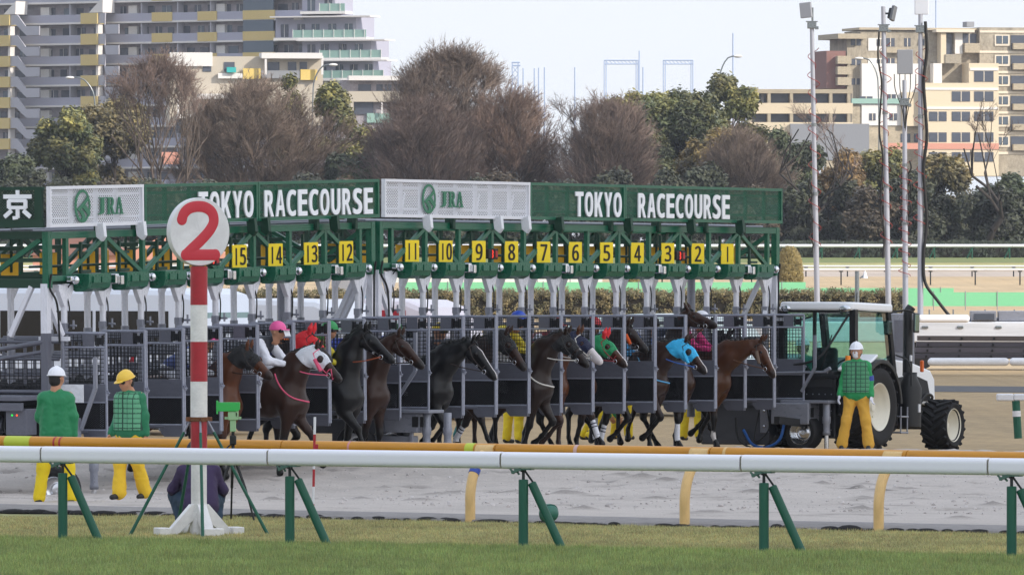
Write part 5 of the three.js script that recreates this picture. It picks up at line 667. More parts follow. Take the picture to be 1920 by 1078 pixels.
    const h = HP[legs[2 + s]], hz = sg * .13, hip = [W - 1.12, 1.2, hz * .8], St = [W - .94, .93, hz], ga = rot(h[0]), ca = rot(h[1]), pa = rot(h[2]), Hk = [St[0] + ga[0] * .44, St[1] + ga[1] * .44, hz], F2 = [Hk[0] + ca[0] * .38, Hk[1] + ca[1] * .38, hz], C2 = [F2[0] + pa[0] * .11, F2[1] + pa[1] * .11, hz], Q2 = [C2[0] + pa[0] * .06, C2[1] + pa[1] * .06, hz];
    bs.push(bn(hip, St, .22, .15, .1), bn(St, Hk, .145, .06, .06), bn(Hk, [Hk[0] - .02, Hk[1] + .05, hz], .05, .03, .03), bn(Hk, F2, .043, .034, .03), bn(F2, C2, .038, .038, .02), bn(C2, Q2, .044, .058, .015)); knees.push([Hk, F2]);
  }
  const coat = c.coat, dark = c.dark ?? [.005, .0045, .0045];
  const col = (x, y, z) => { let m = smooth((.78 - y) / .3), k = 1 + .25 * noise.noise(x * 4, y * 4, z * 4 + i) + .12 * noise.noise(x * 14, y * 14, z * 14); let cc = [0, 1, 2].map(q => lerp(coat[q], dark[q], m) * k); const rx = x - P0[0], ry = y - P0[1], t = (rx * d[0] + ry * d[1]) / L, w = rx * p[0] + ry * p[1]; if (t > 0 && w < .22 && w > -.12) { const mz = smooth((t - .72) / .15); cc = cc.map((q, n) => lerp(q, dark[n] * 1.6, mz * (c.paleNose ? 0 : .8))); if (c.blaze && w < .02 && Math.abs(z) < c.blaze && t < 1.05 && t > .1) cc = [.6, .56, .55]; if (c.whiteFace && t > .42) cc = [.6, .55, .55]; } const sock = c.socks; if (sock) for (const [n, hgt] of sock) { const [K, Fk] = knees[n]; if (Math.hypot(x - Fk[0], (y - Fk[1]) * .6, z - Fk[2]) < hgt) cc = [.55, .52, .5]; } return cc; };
  const mus = (x, y, z, q) => q + .0055 * noise.noise(x * 6.5, y * 5, z * 6.5 + i * 3) + .003 * noise.noise(x * 15, y * 11, z * 15);
  const g = mergeGeometries([nets(bs, .045, .02, { color: col, post: mus, slack: .02 }), nets([...hb, ...eb], .03, .011, { color: col })]);
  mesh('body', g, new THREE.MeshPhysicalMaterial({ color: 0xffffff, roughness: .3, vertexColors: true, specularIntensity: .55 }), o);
  // mane and tail
  const mbn = [], n = 13; for (let k = 0; k < n; k++) { const t = k / (n - 1), a = t < .5 ? [lerp(W, cm[0], t * 2), lerp(1.53, cm[1] + .08, t * 2)] : [lerp(cm[0], crest[0], t * 2 - 1), lerp(cm[1] + .08, crest[1] + .06, t * 2 - 1)]; mbn.push(bn([a[0] - .01, a[1] + .01 + r() * (c.wild ?? .02), .01], [a[0] - .04 + (r() - .5) * .06, a[1] - .13 - r() * .05, .085 - .03 * t], .034, .018, .025)); }
  mbn.push(bn(H(-.02, -.05), H(.16, -.06), .03, .012, .02)); mesh('mane', nets(mbn, .025, .014, { post: wrinkle(.012, 22), slack: .02 }), mat(0x0b0a0a, .6), o);
  mesh('tail', nets([bn(v3(W - 1.3, 1.33), v3(W - 1.5, 1.1), .05, .07), bn(v3(W - 1.5, 1.1), v3(W - 1.55, .6), .07, .04)], .05, .02, { post: wrinkle(.015, 16), slack: .02 }), mat(0x0b0a0a, .6), o);
  mb().add(new THREE.SphereGeometry(.024, 10, 8), new THREE.Matrix4().setPosition(...H(.29, .018, .078))).add(new THREE.SphereGeometry(.024, 10, 8), new THREE.Matrix4().setPosition(...H(.29, .018, -.078))).build('eyes', mat(0x050404, .1), o, 'stuff');
  // hood, ear covers, cup
  const tOf = (x, y) => [((x - P0[0]) * d[0] + (y - P0[1]) * d[1]) / L, (x - P0[0]) * p[0] + (y - P0[1]) * p[1]];
  if (c.hood) { const hm = c.hoodMat ?? cloth(c.hood, .6); const nb = [...hb, bs.find(b => b[3] === th[0] && b[4] === th[1]), bs.find(b => b[3] === crest[0] && b[4] === crest[1])]; mesh('hood', nets(nb, .045, .011, { grow: .01, slack: .05, post: (x, y, z, q) => { const [t, w] = tOf(x, y), e = H(.29, .018, z > 0 ? .07 : -.07); return Math.max(q, -(q + .012), t - (c.hoodTo ?? .5) + (w > .12 ? (w - .12) : 0), (c.hoodFrom ?? -.26) - t, w - .26, (c.eyeR ?? .05) - Math.hypot(x - e[0], y - e[1], z - e[2])); } }), hm, o); if (c.cup) for (const s of [-1, 1]) { const e = H(.3, .02, s * .083); mb().add(new THREE.SphereGeometry(.055, 14, 10, 0, 6.3, 0, 1.3).rotateX(s * Math.PI / 2).scale(1, 1, .55), new THREE.Matrix4().setPosition(...e)).build('blinker_cup', c.cup, o); } }
  if (c.earMat) mesh('ear_covers', nets(eb, .015, .008, { grow: .008 }), c.earMat, o, 'stuff');
  // bridle
  const strap = c.strap ?? mat(0x1a1210, .5), ring = (t, ro, ri, z0, off) => { const pts = []; for (let k = 0; k <= 16; k++) { const a = k / 16 * Math.PI * 2; pts.push(V3(...H(t, off + Math.sin(a) * ro, Math.cos(a) * z0))); } return pts; };
  const bl = mb(); bl.tube(ring(.62, .072, 0, .06, .055), .009, 24, 5); bl.tube(ring(.08, .105, 0, .088, .05), .008, 24, 5); for (const s of [-1, 1]) bl.tube([V3(...H(.06, .03, s * .088)), V3(...H(.3, .09, s * .105)), V3(...H(.62, .1, s * .065))], .008, 14, 5); if (c.noseX) bl.tube([V3(...H(.64, .0, .06)), V3(...H(.84, .1, .045))], .009, 8, 5).tube(ring(.84, .06, 0, .055, .05), .008, 20, 5); bl.build('bridle', strap, o);
  const bit = V3(...H(.7, .1, .065)), tq = new THREE.TorusGeometry(.032, .0065, 6, 18); mb().add(tq, new THREE.Matrix4().setPosition(bit.x, bit.y, bit.z)).add(new THREE.TorusGeometry(.016, .005, 6, 12), new THREE.Matrix4().setPosition(...H(.5, .13, .075))).build('bit', GM.chrome, o, 'stuff');
  const hands = V3(W + .28, 1.62 + (c.handUp ?? 0), .1); mb().tube([bit, bit.clone().lerp(hands, .5).add(V3(0, -.03, .06)), hands], .009, 16, 5).build('rein', c.rein ?? strap, o);
  if (c.roll) mb().rod(V3(...H(.2, .075, .1)), V3(...H(.5, .135, .085)), .032, .03, 12).build('cheek_roll', c.roll, o);
  if (c.noseRoll) { const t = mb(); t.tube(ring(.6, .078, 0, .068, .05), .032, 24, 8); t.build('nose_roll', c.noseRoll, o); }
  const surf = (x, y) => { for (let z = .5; z > 0; z -= .006) if (evalBones(bs, .06, x, y, z) < .008) return z; return 0; };
  if (c.collar) { const pts = []; for (let k = 0; k <= 9; k++) { const t = k / 9, x = lerp(W + .08, W + .58, t), y = lerp(1.52, 1.1, Math.pow(t, .8)) - Math.sin(t * Math.PI) * .05; pts.push(V3(x, y, surf(x, y))); } mb().tube(pts, .012, 40, 6).build('breast_strap', c.collar, o); }
  if (c.wraps) for (const [n, m, stripes] of c.wraps) { const [K, Fk] = knees[n], a = V3(...K).lerp(V3(...Fk), .22), b = V3(...Fk); mb().rod(a, b, .044, .048, 14).rod(b, b.clone().add(V3(.01, -.05, 0)), .046, .044, 14).build('leg_wrap', m, o); if (stripes) for (const t of [.2, .42]) { const q = a.clone().lerp(b, t); mb().rod(q, a.clone().lerp(b, t + .08), .0465, .047, 14).build('wrap_stripe', stripes, o); } }
  const cb = [bs[0], bs[3]]; mesh('saddle_cloth', nets(cb, .12, .02, { grow: .02, slack: .05, post: (x, y, z, q) => Math.max(q, -(q + .02), x - (W - .08), W - .66 - x, 1.0 - y) }), c.clothM ?? cloth(0xdadae2), o);
  return { o, W, i, dip };
}
// jockey: one crouching figure whose pieces are shared
const JB = (() => {
  const hd = V3(.02, 2.12, 0), fw = V3(1, -.05, .0).normalize(), up = V3(0, 1, 0), R = {}; const sho = [[-.2, 1.93, -.17], [-.2, 1.93, .17]], elb = [[-.02, 1.68, -.24], [-.02, 1.68, .24]], wri = [[.22, 1.62, -.09], [.22, 1.62, .09]], hip = [[-.62, 1.68, -.1], [-.62, 1.68, .1]], kne = [[-.22, 1.5, -.33], [-.22, 1.5, .33]], ank = [[-.5, 1.12, -.33], [-.5, 1.12, .33]];
  const body = [...headBones(hd, fw, up), bn([-.6, 1.72, 0], [-.25, 1.9, 0], .1, .1), bn(sho[0], sho[1], .05), bn([-.22, 1.93, 0], [-.02, 2.0, 0], .07, .05)]; for (const q of [0, 1]) body.push(bn(sho[q], elb[q], .045, .036), bn(elb[q], wri[q], .036, .025), bn([-.58, 1.7, 0], hip[q], .1, .09), bn(hip[q], kne[q], .07, .05), bn(kne[q], ank[q], .048, .032));
  R.body = mergeGeometries([nets(body, .04, .022), nets(headBones(hd, fw, up), .035, .009), ...[0, 1].map(q => nets(handBones(V3(...wri[q]), V3(1, -.25, q ? -.1 : .1), V3(0, 1, 0), V3(0, 0, q ? 1 : -1), 1.1), .012, .006))]);
  R.jacket = nets([bn([-.58, 1.74, -.06], [-.24, 1.9, -.08], .125, .13), bn([-.58, 1.74, .06], [-.24, 1.9, .08], .125, .13), bn(sho[0], sho[1], .075), bn([-.22, 1.93, 0], [-.05, 1.99, 0], .09, .065)], .05, .015, { post: wrinkle(.01, 10), slack: .02 });
  R.sleeves = mergeGeometries([0, 1].map(q => nets([bn(sho[q], elb[q], .082, .066), bn(elb[q], V3(...elb[q]).lerp(V3(...wri[q]), .92).toArray(), .066, .048)], .04, .013, { post: wrinkle(.012, 12), slack: .02 })));
  R.breeches = nets([0, 1].flatMap(q => [bn([-.6, 1.7, 0], hip[q], .115, .11), bn(hip[q], kne[q], .095, .066), bn(kne[q], V3(...kne[q]).lerp(V3(...ank[q]), .35).toArray(), .066, .055)]), .05, .016);
  R.boots = mergeGeometries([0, 1].map(q => nets([bn(V3(...kne[q]).lerp(V3(...ank[q]), .3).toArray(), ank[q], .058, .045), bn(ank[q], [ank[q][0] + .16, ank[q][1] - .03, ank[q][2]], .045, .034)], .03, .014)));
  const m = new THREE.Matrix4().makeBasis(V3(0, 0, -1), UPV, V3(1, 0, 0)).setPosition(hd.x, hd.y + .03, hd.z); R.cap = mb().add(new THREE.SphereGeometry(.122, 24, 14, 0, 6.3, 0, 1.7).scale(.92, 1, 1.1), m).add(new THREE.CylinderGeometry(.1, .115, .012, 20, 1, false, -1.1, 2.2).scale(1, 1, 1.35).translate(0, -.01, .05), m).geo();
  R.goggles = mb().rbox(.06, .06, .18, hd.x + .085, hd.y + .0, 0, .02).geo(); R.visor = mb().box(.004, .1, .17, hd.x + .16, hd.y - .03, 0, 0, 0, .35).geo(); return R;
})();
const white = cloth(0xe6e6ee, .7), blackC = cloth(0x17171c, .7);
function jockey(h, label, cap, jac, slv, o2 = {}) { const o = thing('person', label, 'jockey', stallP(h.i).clone().addScaledVector(VF, h.W + (o2.dx ?? 0)).setY(h.dip + (o2.dy ?? 0)), YAW); mesh('body', JB.body, skinM, o); mesh('jacket', JB.jacket, cloth(jac, .5), o); mesh('sleeves', JB.sleeves, cloth(slv ?? jac, .5), o); mesh('breeches', JB.breeches, white, o); mesh('boots', JB.boots, mat(0x0e0d0d, .3), o, 'stuff'); mesh('cap', JB.cap, cloth(cap, .4), o); mesh('goggles', JB.goggles, mat(0x101418, .15), o); if (o2.visor) mesh('visor', JB.visor, mat(0xd6dade, .25), o); return o; }
const bay = [.062, .021, .008], darkBay = [.018, .008, .005], brown = [.029, .0108, .0058], blk = [.005, .0045, .005], chest = [.09, .028, .009], I = n => n < 12 ? n - 1 : n - .14;
const pinkM = cloth(0xe0577a, .6), redM = cloth(0xd5202a, .6), whiteM = cloth(0xd9dbe2, .6), cyanM = cloth(0x35b4e8, .55), greenM = cloth(0x1f8f5a, .6), navyM = cloth(0x1a2040, .6), blackM = cloth(0x121214, .6), leather = mat(0x2a1a12, .5), whiteStrap = mat(0xd8d4cc, .5);
const HS = [];
const add = (n, label, poll, nose, ch, c, jl, ...ja) => { const h = horse(I(n), label, poll, nose, ch, c); HS[n] = h; if (jl) jockey(h, jl, ...ja); };
add(2, 'bay horse breaking first from stall two, nearest the tractor', [1424, 641], [1457, 706], [1371, 732], { coat: bay, legs: ['st', 'back', 'under', 'push'], roll: mat(0x6d5c50, .9), blaze: .012, socks: [[0, .06]], ears: .1, collar: null, rein: mat(0x5b3a22, .6) }, 'jockey in white cap and pink sleeves on the horse nearest the tractor', 0xe8e8f0, 0xd8dae4, 0xe02c86, { dy: .0 });
add(1, 'black horse held back behind the bay nearest the tractor', [1362, 632], [1397, 686], [1330, 740], { coat: blk, legs: ['reach', 'fold2', 'push', 'mid'], wild: .05 }, 'jockey in pale cap hidden behind the white capped rider', 0xe8e8f0, 0x25314a, 0x25314a, { dx: -.15, dy: -.08 });
add(3, 'chestnut bay horse throwing its head up beside the cyan hooded one', [1291, 586], [1346, 607], [1303, 720], { coat: brown, legs: ['st', 'lean', 'mid', 'push'], ears: -.2, wraps: [[0, whiteM], [1, whiteM]], paleNose: false }, 'jockey in black cap behind the horse with raised head', 0x1b1b20, 0xd8dae4, 0x2456a8, { dx: -.25, dy: -.08 });
add(4, 'dark bay horse in a bright cyan hood and blue reins', [1284, 643], [1328, 697], [1254, 732], { coat: brown, legs: ['fold2', 'lean', 'mid', 'under'], hood: 0x35b4e8, hoodMat: cyanM, cup: mat(0x1a100d, .5), roll: cyanM, hoodTo: .52, rein: mat(0x2d63b8, .5), collar: mat(0x58a9d8, .5), blaze: .014 }, 'jockey in black cap and teal jacket behind the cyan hooded horse', 0x17171c, 0x2f86b8, 0x2f86b8, { dx: -.3, dy: -.06 });
add(5, 'dark bay horse with white forehead spot and orange cheek roll', [1176, 612], [1217, 656], [1179, 728], { coat: darkBay, legs: ['lean', 'fold2', 'under', 'push'], roll: mat(0xd0561e, .9), blaze: 0, wraps: [[0, whiteM, navyM]] }, 'jockey in red cap, white sleeves and red jacket in stall five', 0xc42230, 0xc42230, 0xdfe1ea, { dx: -.1, dy: -.08 });
add(6, 'bay horse in a green hood with red ears', [1131, 635], [1178, 684], [1118, 720], { coat: bay, legs: ['reach', 'lean', 'mid', 'push'], hood: 0x1f8f5a, hoodMat: greenM, earMat: redM, hoodTo: .5, eyeR: .045, blaze: .016, strap: mat(0x8c1f2a, .5), wraps: [[0, whiteM, navyM]] }, 'jockey in red cap behind the green hooded horse', 0xc42230, 0x7d2230, 0xd8dae4, { dx: -.2, dy: -.08 });
add(7, 'bay horse with white face in a navy hood', [1082, 628], [1132, 678], [1066, 728], { coat: chest, dark: [.03, .014, .01], legs: ['fold2', 'st', 'push', 'mid'], hood: 0x1a2040, hoodMat: navyM, hoodTo: .55, eyeR: .035, whiteFace: true, strap: whiteStrap, wraps: [[1, mat(0x2f8a86, .6)]] }, 'jockey in blue cap and blue jacket just right of the yellow jacket', 0x2c4fb8, 0x2b3f9a, 0xdfe1ea, { dx: -.35, dy: -.08 });
add(8, 'dark brown horse with black mask and white rein, in the middle', [1058, 628], [1107, 685], [1037, 732], { coat: darkBay, legs: ['lean', 'fold2', 'push', 'mid'], hood: 0x121214, hoodMat: blackM, hoodFrom: .0, hoodTo: .5, noseRoll: mat(0x1c1a1c, .95), rein: whiteStrap, collar: whiteStrap, strap: mat(0x2a2522, .5) }, 'jockey in blue cap and yellow jacket in the middle of the gate', 0x2348b0, 0xe3cf1c, 0xe3cf1c, { dx: -.08, dy: .04 });
add(9, 'dark hooded bay horse left of the yellow jacketed jockey', [946, 627], [989, 692], [912, 735], { coat: brown, legs: ['reach', 'back', 'under', 'push'], hood: 0x121214, hoodMat: blackM, hoodTo: .45, wraps: [[2, whiteM, navyM], [3, whiteM, navyM]] }, 'jockey in yellow cap hidden behind the dark hooded bay', 0xe3c61c, 0x2a2c38, 0x2a2c38, { dx: -.3, dy: -.14 });
add(11, 'almost black horse leaning out over the empty gap between the gates', [884, 643], [934, 709], [849, 745], { coat: blk, legs: ['fold2', 'back', 'push', 'under'], blaze: .012, wild: .04, strap: leather }, 'jockey in green cap and blue jacket with white sleeves', 0x1f8f4a, 0x2b3f9a, 0xdfe1ea, { dx: -.5, dy: -.1 });
add(12, 'bay horse with white star beside the black one, right of stall twelve', [745, 632], [797, 687], [729, 745], { coat: brown, dip: -.04, legs: ['lean', 'st', 'mid', 'push'], blaze: 0, strap: leather }, 'jockey in green cap behind the bay with the white star', 0x1f8f4a, 0x3046a8, 0x3046a8, { dx: -.1, dy: -.08 });
add(13, 'jet black horse with ruffled mane and head held high', [683, 622], [742, 676], [681, 742], { coat: blk, dip: -.05, legs: ['reach', 'lean', 'push', 'mid'], wild: .07, rein: mat(0x9a4a26, .6) }, 'jockey in green and yellow jacket behind the jet black horse', 0x1f8f4a, 0x3f8f2f, 0xd8c728, { dx: -.05, dy: -.02 });
add(14, 'dark horse in a scarlet hood with red ears', [578, 628], [624, 676], [556, 742], { coat: darkBay, dip: -.08, legs: ['st', 'fold2', 'mid', 'push'], hood: 0xd5202a, hoodMat: redM, earMat: redM, hoodTo: .55, eyeR: .03 }, 'jockey in orange cap behind the scarlet hooded horse', 0xe0742a, 0x27357c, 0xb8684a, { dx: .25, dy: -.14 });
add(15, 'bay horse in a white hood with pink noseband and pink straps', [591, 655], [642, 712], [577, 745], { coat: brown, dip: -.1, legs: ['lean', 'reach', 'mid', 'push'], hood: 0xd9dbe2, hoodMat: whiteM, cup: mat(0x2a1712, .5), roll: pinkM, hoodTo: .5, noseX: true, strap: pinkM, rein: pinkM, collar: pinkM, wraps: [[0, whiteM], [1, pinkM]] }, 'jockey in pink cap, clear visor and black and white jacket', 0xe85a9c, 0x22242c, 0xe4e5ee, { dx: .02, dy: .04, visor: true });
add(16, 'bay horse in a dark hood just right of the red and white post', [461, 657], [512, 706], [452, 745], { coat: chest, dip: -.12, legs: ['st', 'back', 'mid', 'push'], hood: 0x141418, hoodMat: blackM, hoodTo: .48, eyeR: .03, strap: leather }, 'jockey in pink cap half hidden behind the red and white post', 0xe85a9c, 0x5d6fae, 0xdfe1ea, { dx: -.05, dy: -.08 });
// ---------- number two post ----------
{
  const b = P(372, 0, 98.7).setY(0), o = thing('distance_post', 'tall red and white striped post with a round white number two sign', 'post', b); const red = mat(0xad1c2c, .42, 0, { map: wearTex }), wh = mat(0xe9e7e6, .42, 0, { map: wearTex });
  [[3.08, 2.64, red, .098], [2.64, 2.22, wh, .097], [2.22, 1.765, red, .097], [1.765, 1.36, wh, .097], [1.31, .86, red, .095], [.86, .2, wh, .09]].forEach(([t, l, m, r], k) => mb().rod(V3(0, l, 0), V3(0, t, 0), r, r, 28).build('striped_section', m, o));
  mb().rod(V3(0, 1.31, 0), V3(0, 1.36, 0), .105, .105, 24).rod(V3(0, 1.318, 0), V3(0, 1.332, 0), .115, .115, 24).box(.05, .05, .3, 0, 1.335, 0, .4).box(.3, .05, .05, 0, 1.335, 0, .2).build('clamp', mat(0x7a4f33, .8, .2, { map: wearTex }), o);
  const d = new THREE.Group(); d.name = 'round_sign'; d.position.set(-.01, 3.475, 0); d.rotation.y = 31 * D2R; o.add(d);
  mb().lathe([[.001, -.045], [.38, -.045], [.39, -.037], [.39, .037], [.38, .045], [.001, .045]], new THREE.Matrix4().makeRotationX(Math.PI / 2), 56).build('disc', mat(0xe3e2e6, .4, 0, { map: wearTex }), d);
  const pts = [[-.235, .14], [-.215, .2], [-.15, .262], [-.04, .29], [.08, .275], [.16, .215], [.18, .12], [.135, .03], [.03, -.08], [-.1, -.19], [-.185, -.262]].map(q => V3(q[0], q[1], 0)); const b2 = mb().add(new THREE.TubeGeometry(new THREE.CatmullRomCurve3(pts), 60, .066, 10)).rod(V3(-.185, -.262, 0), V3(.2, -.262, 0), .066, .066, 10).ball(.066, -.235, .14, 0).ball(.066, .2, -.262, 0).ball(.066, -.185, -.262, 0); const g = b2.geo(); g.scale(1, 1, .1); g.computeVertexNormals(); g.translate(0, 0, .046); mesh('digit', g, mat(0xc1283a, .5), d);
  // struts and feet
  const strut = (a, e) => { const q = new THREE.Group(); q.name = 'strut'; o.add(q); mb().rod(a.clone().lerp(e, .1), e, .017, .02, 10).build('padding', M.greenPad, q); mb().rod(a, a.clone().lerp(e, .1), .012, .014, 8).build('end', GM.lgrey, q); };
  strut(V3(-.1, 1.32, .02), V3(-.79, 0, .1)); strut(V3(.1, 1.32, .02), V3(.8, 0, .1)); strut(V3(.02, 1.31, .1), V3(.07, 0, .75)); strut(V3(-.04, 1.31, -.1), V3(-.3, 0, -1.1));
  for (const a of [.35, 1.95, 3.5, 5.1]) { const f = new THREE.Group(); f.name = 'foot'; f.rotation.y = a; o.add(f); mb().ext(poly([[.07, .36], [.1, .36], [.38, .05], [.38, .0], [.3, .0], [.07, .2]]), .1, new THREE.Matrix4().makeTranslation(0, 0, -.05), .004).build('fin', wh, f); mb().rbox(.14, .1, .24, .44, .05, 0, .012).build('pad', wh, f); }
  mb().rod(V3(0, 0, 0), V3(0, .3, 0), .105, .1, 20).build('base', wh, o);
}
{ // sighting device on a tripod
  const b = P(436, 0, 104).setY(0), o = thing('tripod', 'black tripod carrying a bright green trough shaped sighting head', 'tripod', b), gn = mat(0x2fae4f, .5), pg = mat(0x93b98c, .6); mb().ext(poly([[-.13, 1.43], [.13, 1.43], [.13, 1.35], [.1, 1.33], [-.13, 1.33]]), .1, new THREE.Matrix4().makeTranslation(-.05, 0, -.05), .004).box(.02, .16, .12, -.19, 1.375, 0).build('trough', gn, o); mb().rbox(.12, .1, .1, 0, 1.27, 0, .01).rbox(.07, .16, .07, 0, 1.16, 0, .01).box(.03, .07, .1, .05, 1.3, .0).box(.2, .03, .04, 0, 1.245, 0).build('mount', pg, o); mb().rod(V3(0, .62, 0), V3(0, 1.1, 0), .022, .02, 10).rbox(.08, .12, .08, 0, .98, 0, .02).rbox(.1, .06, .1, 0, .82, 0, .02).rod(V3(0, .95, 0), V3(-.1, .86, .05), .01).build('column', M.black, o); for (const a of [.5, 2.6, 4.6]) mb().rod(V3(0, .82, 0), V3(Math.cos(a) * .17, .4, Math.sin(a) * .17), .018, .018, 8).rod(V3(Math.cos(a) * .17, .42, Math.sin(a) * .17), V3(Math.cos(a) * .3, 0, Math.sin(a) * .3), .012, .012, 8).build('leg', M.black, o);
}
{ const b = P(586, 0, 104).setY(0), o = thing('ranging_pole', 'thin red and white ranging pole stuck in front of the horses', 'pole', b); for (let k = 0; k < 6; k++) mb().rod(V3(.004 * k, k * .21, 0), V3(.004 * (k + 1), (k + 1) * .21 - .002, 0), .016, .016, 10).build('band', k % 2 ? GM.white : M.red, o); mb().box(.05, .06, .02, .04, .9, -.02).build('red_tab', M.red, o); }
{ const b = P(1029, 0, 102.2), o = thing('green_ball', 'dark green ball lying at the edge of the dirt', 'ball', V3(b.x, .155, b.z)); mb().ball(.118, 0, 0, 0, 1, .95, 1, 24).build('shell', mat(0x2b6d5c, .45, 0, { map: wearTex }), o); mb().add(new THREE.TorusGeometry(.115, .008, 6, 40).rotateX(.5).rotateY(.5)).build('seam', mat(0x1d5347, .5), o); }

// ---------- tractor ----------
{
  const c0 = P(1636, 0, 145.4).setY(-.07), o = thing('tractor', 'white and black tractor with glazed cab coupled to the right end of the gate', 'tractor', c0.clone().addScaledVector(VF, -.86), YAW);
  o.rotation.order = 'YXZ'; o.rotation.x = -.03;
  const wht = mat(0xe9ebef, .3), bk = mat(0x101114, .5), bk2 = mat(0x1b1c20, .7), creamR = mat(0xe6e2d4, .4, 0, { map: wearTex }), glass = new THREE.MeshPhysicalMaterial({ color: 0xbfe6e0, roughness: .04, transmission: 1, thickness: 0, ior: 1.8 });
  const trWheel = (x, z, r, w, rim, lugs) => { const g = new THREE.Group(), s = Math.sign(x); g.name = 'wheel'; g.position.set(x, r, z); g.rotation.y = s > 0 ? 0 : Math.PI; o.add(g); const m = new THREE.Matrix4().makeRotationZ(-Math.PI / 2); const t = mb().lathe([[rim, -w * .42], [rim + (r - rim) * .5, -w * .5], [r - .05, -w * .46], [r - .035, -w * .3], [r - .03, w * .3], [r - .05, w * .46], [rim + (r - rim) * .5, w * .5], [rim, w * .42], [rim - .02, w * .38], [rim - .02, -w * .38], [rim, -w * .42]], m, 44); for (let k = 0; k < lugs; k++) { const a = k / lugs * Math.PI * 2; for (const q of [-1, 1]) { const aa = a + (q > 0 ? Math.PI / lugs : 0); t.add(new RoundedBoxGeometry(w * .56, .055, .06, 1, .012), new THREE.Matrix4().makeRotationX(aa).multiply(new THREE.Matrix4().makeTranslation(q * w * .23, r - .02, 0)).multiply(new THREE.Matrix4().makeRotationY(q * .6))); } } t.build('tyre', M.rubber, g);
    mb().lathe([[.001, w * .1], [rim * .3, w * .12], [rim * .42, w * .02], [rim * .72, w * .0], [rim * .86, w * .3], [rim * .97, w * .4], [rim, w * .44], [rim + .012, w * .42], [rim + .012, -w * .4], [.001, -w * .4]], m, 40).build('rim', creamR, g); const bo = mb(); for (let k = 0; k < 8; k++) { const a = k / 8 * 6.283; bo.rod(V3(w * .0, Math.sin(a) * rim * .55, Math.cos(a) * rim * .55), V3(w * .05, Math.sin(a) * rim * .55, Math.cos(a) * rim * .55), .022, .022, 8); } bo.rod(V3(w * .05, 0, 0), V3(w * .2, 0, 0), rim * .2, rim * .18, 14).build('hub', creamR, g); };
  trWheel(.78, 0, .7, .5, .4, 20); trWheel(-.78, 0, .7, .5, .4, 20); trWheel(.84, -2.85, .43, .5, .28, 18); trWheel(-.84, -2.85, .43, .5, .28, 18);
  mb().rbox(.5, .5, 3.4, 0, .75, -1.2, .06).rbox(1.3, .2, .22, 0, .45, -2.6, .04).rbox(1.2, .3, .3, 0, .75, 0, .06).rbox(.9, .5, .9, .1, .65, -1.3, .05).build('chassis', bk2, o);
  // hood
  mb().ext(poly([[-1.25, .85], [-1.25, 1.52], [-2.4, 1.47], [-3.2, 1.34], [-3.36, 1.2], [-3.4, .8]].map(p => [-p[0], p[1]])), .8, new THREE.Matrix4().makeRotationY(Math.PI / 2).setPosition(-.4, 0, 0), .03).build('hood', wht, o);
  mb().ext(poly([[1.7, .84], [1.7, 1.2], [2.5, 1.28], [3.05, 1.18], [3.2, .84]]), .02, new THREE.Matrix4().makeRotationY(Math.PI / 2).setPosition(.425, 0, 0), .004).build('side_grille', bk2, o); mb().rbox(.7, .5, .04, 0, 1.0, -3.43, .02).build('front_grille', bk, o); mb().rbox(.5, .4, .3, 0, .6, -3.4, .04).tube([V3(.45, .75, -2.7), V3(.5, .95, -2.9), V3(.5, .9, -3.15), V3(.3, .7, -3.2)], .025, 16, 6).build('front_weight', bk, o);
  // cab frame
  const A = { rl: V3(-.66, 1.02, .33), rr: V3(.66, 1.02, .33), fr: V3(.6, 1.05, -1.38), fl: V3(-.6, 1.05, -1.38), Rl: V3(-.66, 2.33, .36), Rr: V3(.66, 2.33, .36), Fr: V3(.6, 2.33, -1.05), Fl: V3(-.6, 2.33, -1.05) }, mids = [V3(.72, .75, -.45), V3(.66, 2.33, -.35)];
  const fr = mb(); for (const [a, b] of [['rl', 'Rl'], ['rr', 'Rr'], ['fr', 'Fr'], ['fl', 'Fl']]) fr.bar(A[a], A[b], .11, .11); fr.bar(A.Rl, A.Rr, .1, .1).bar(A.Fl, A.Fr, .06).bar(A.Rr, A.Fr, .05).bar(A.Rl, A.Fl, .05).bar(A.rl, A.rr, .07).bar(A.fr, V3(.55, .75, -1.25), .07).bar(V3(-.05, 1.05, .38), V3(-.05, 2.3, .4), .05); fr.build('cab_frame', bk, o);
  const rf = mb().ext((() => { const s = new THREE.Shape(); s.moveTo(-.66, -.38); s.lineTo(-.66, 1.05); s.quadraticCurveTo(-.64, 1.2, -.45, 1.22); s.lineTo(.45, 1.22); s.quadraticCurveTo(.64, 1.2, .66, 1.05); s.lineTo(.66, -.38); s.quadraticCurveTo(.64, -.46, .45, -.48); s.lineTo(-.45, -.48); s.quadraticCurveTo(-.64, -.46, -.66, -.38); return s; })(), .07, new THREE.Matrix4().makeRotationX(-Math.PI / 2).setPosition(0, 2.35, 0), .035); rf.build('roof', wht, o);
  mb().ball(.09, -.56, 2.34, .5, 1.3, .7, .5, 12).ball(.09, .56, 2.34, .5, 1.3, .7, .5, 12).build('work_lamps', GM.chrome, o, 'stuff');
  const pane = (n, a, b, c, d) => { const g = new THREE.BufferGeometry(); g.setAttribute('position', new THREE.Float32BufferAttribute([a, b, c, a, c, d].flatMap(v => v.toArray()), 3)); g.setAttribute('uv', new THREE.Float32BufferAttribute([0, 0, 1, 0, 1, 1, 0, 0, 1, 1, 0, 1], 2)); g.computeVertexNormals(); mesh(n, g, glass, o); };
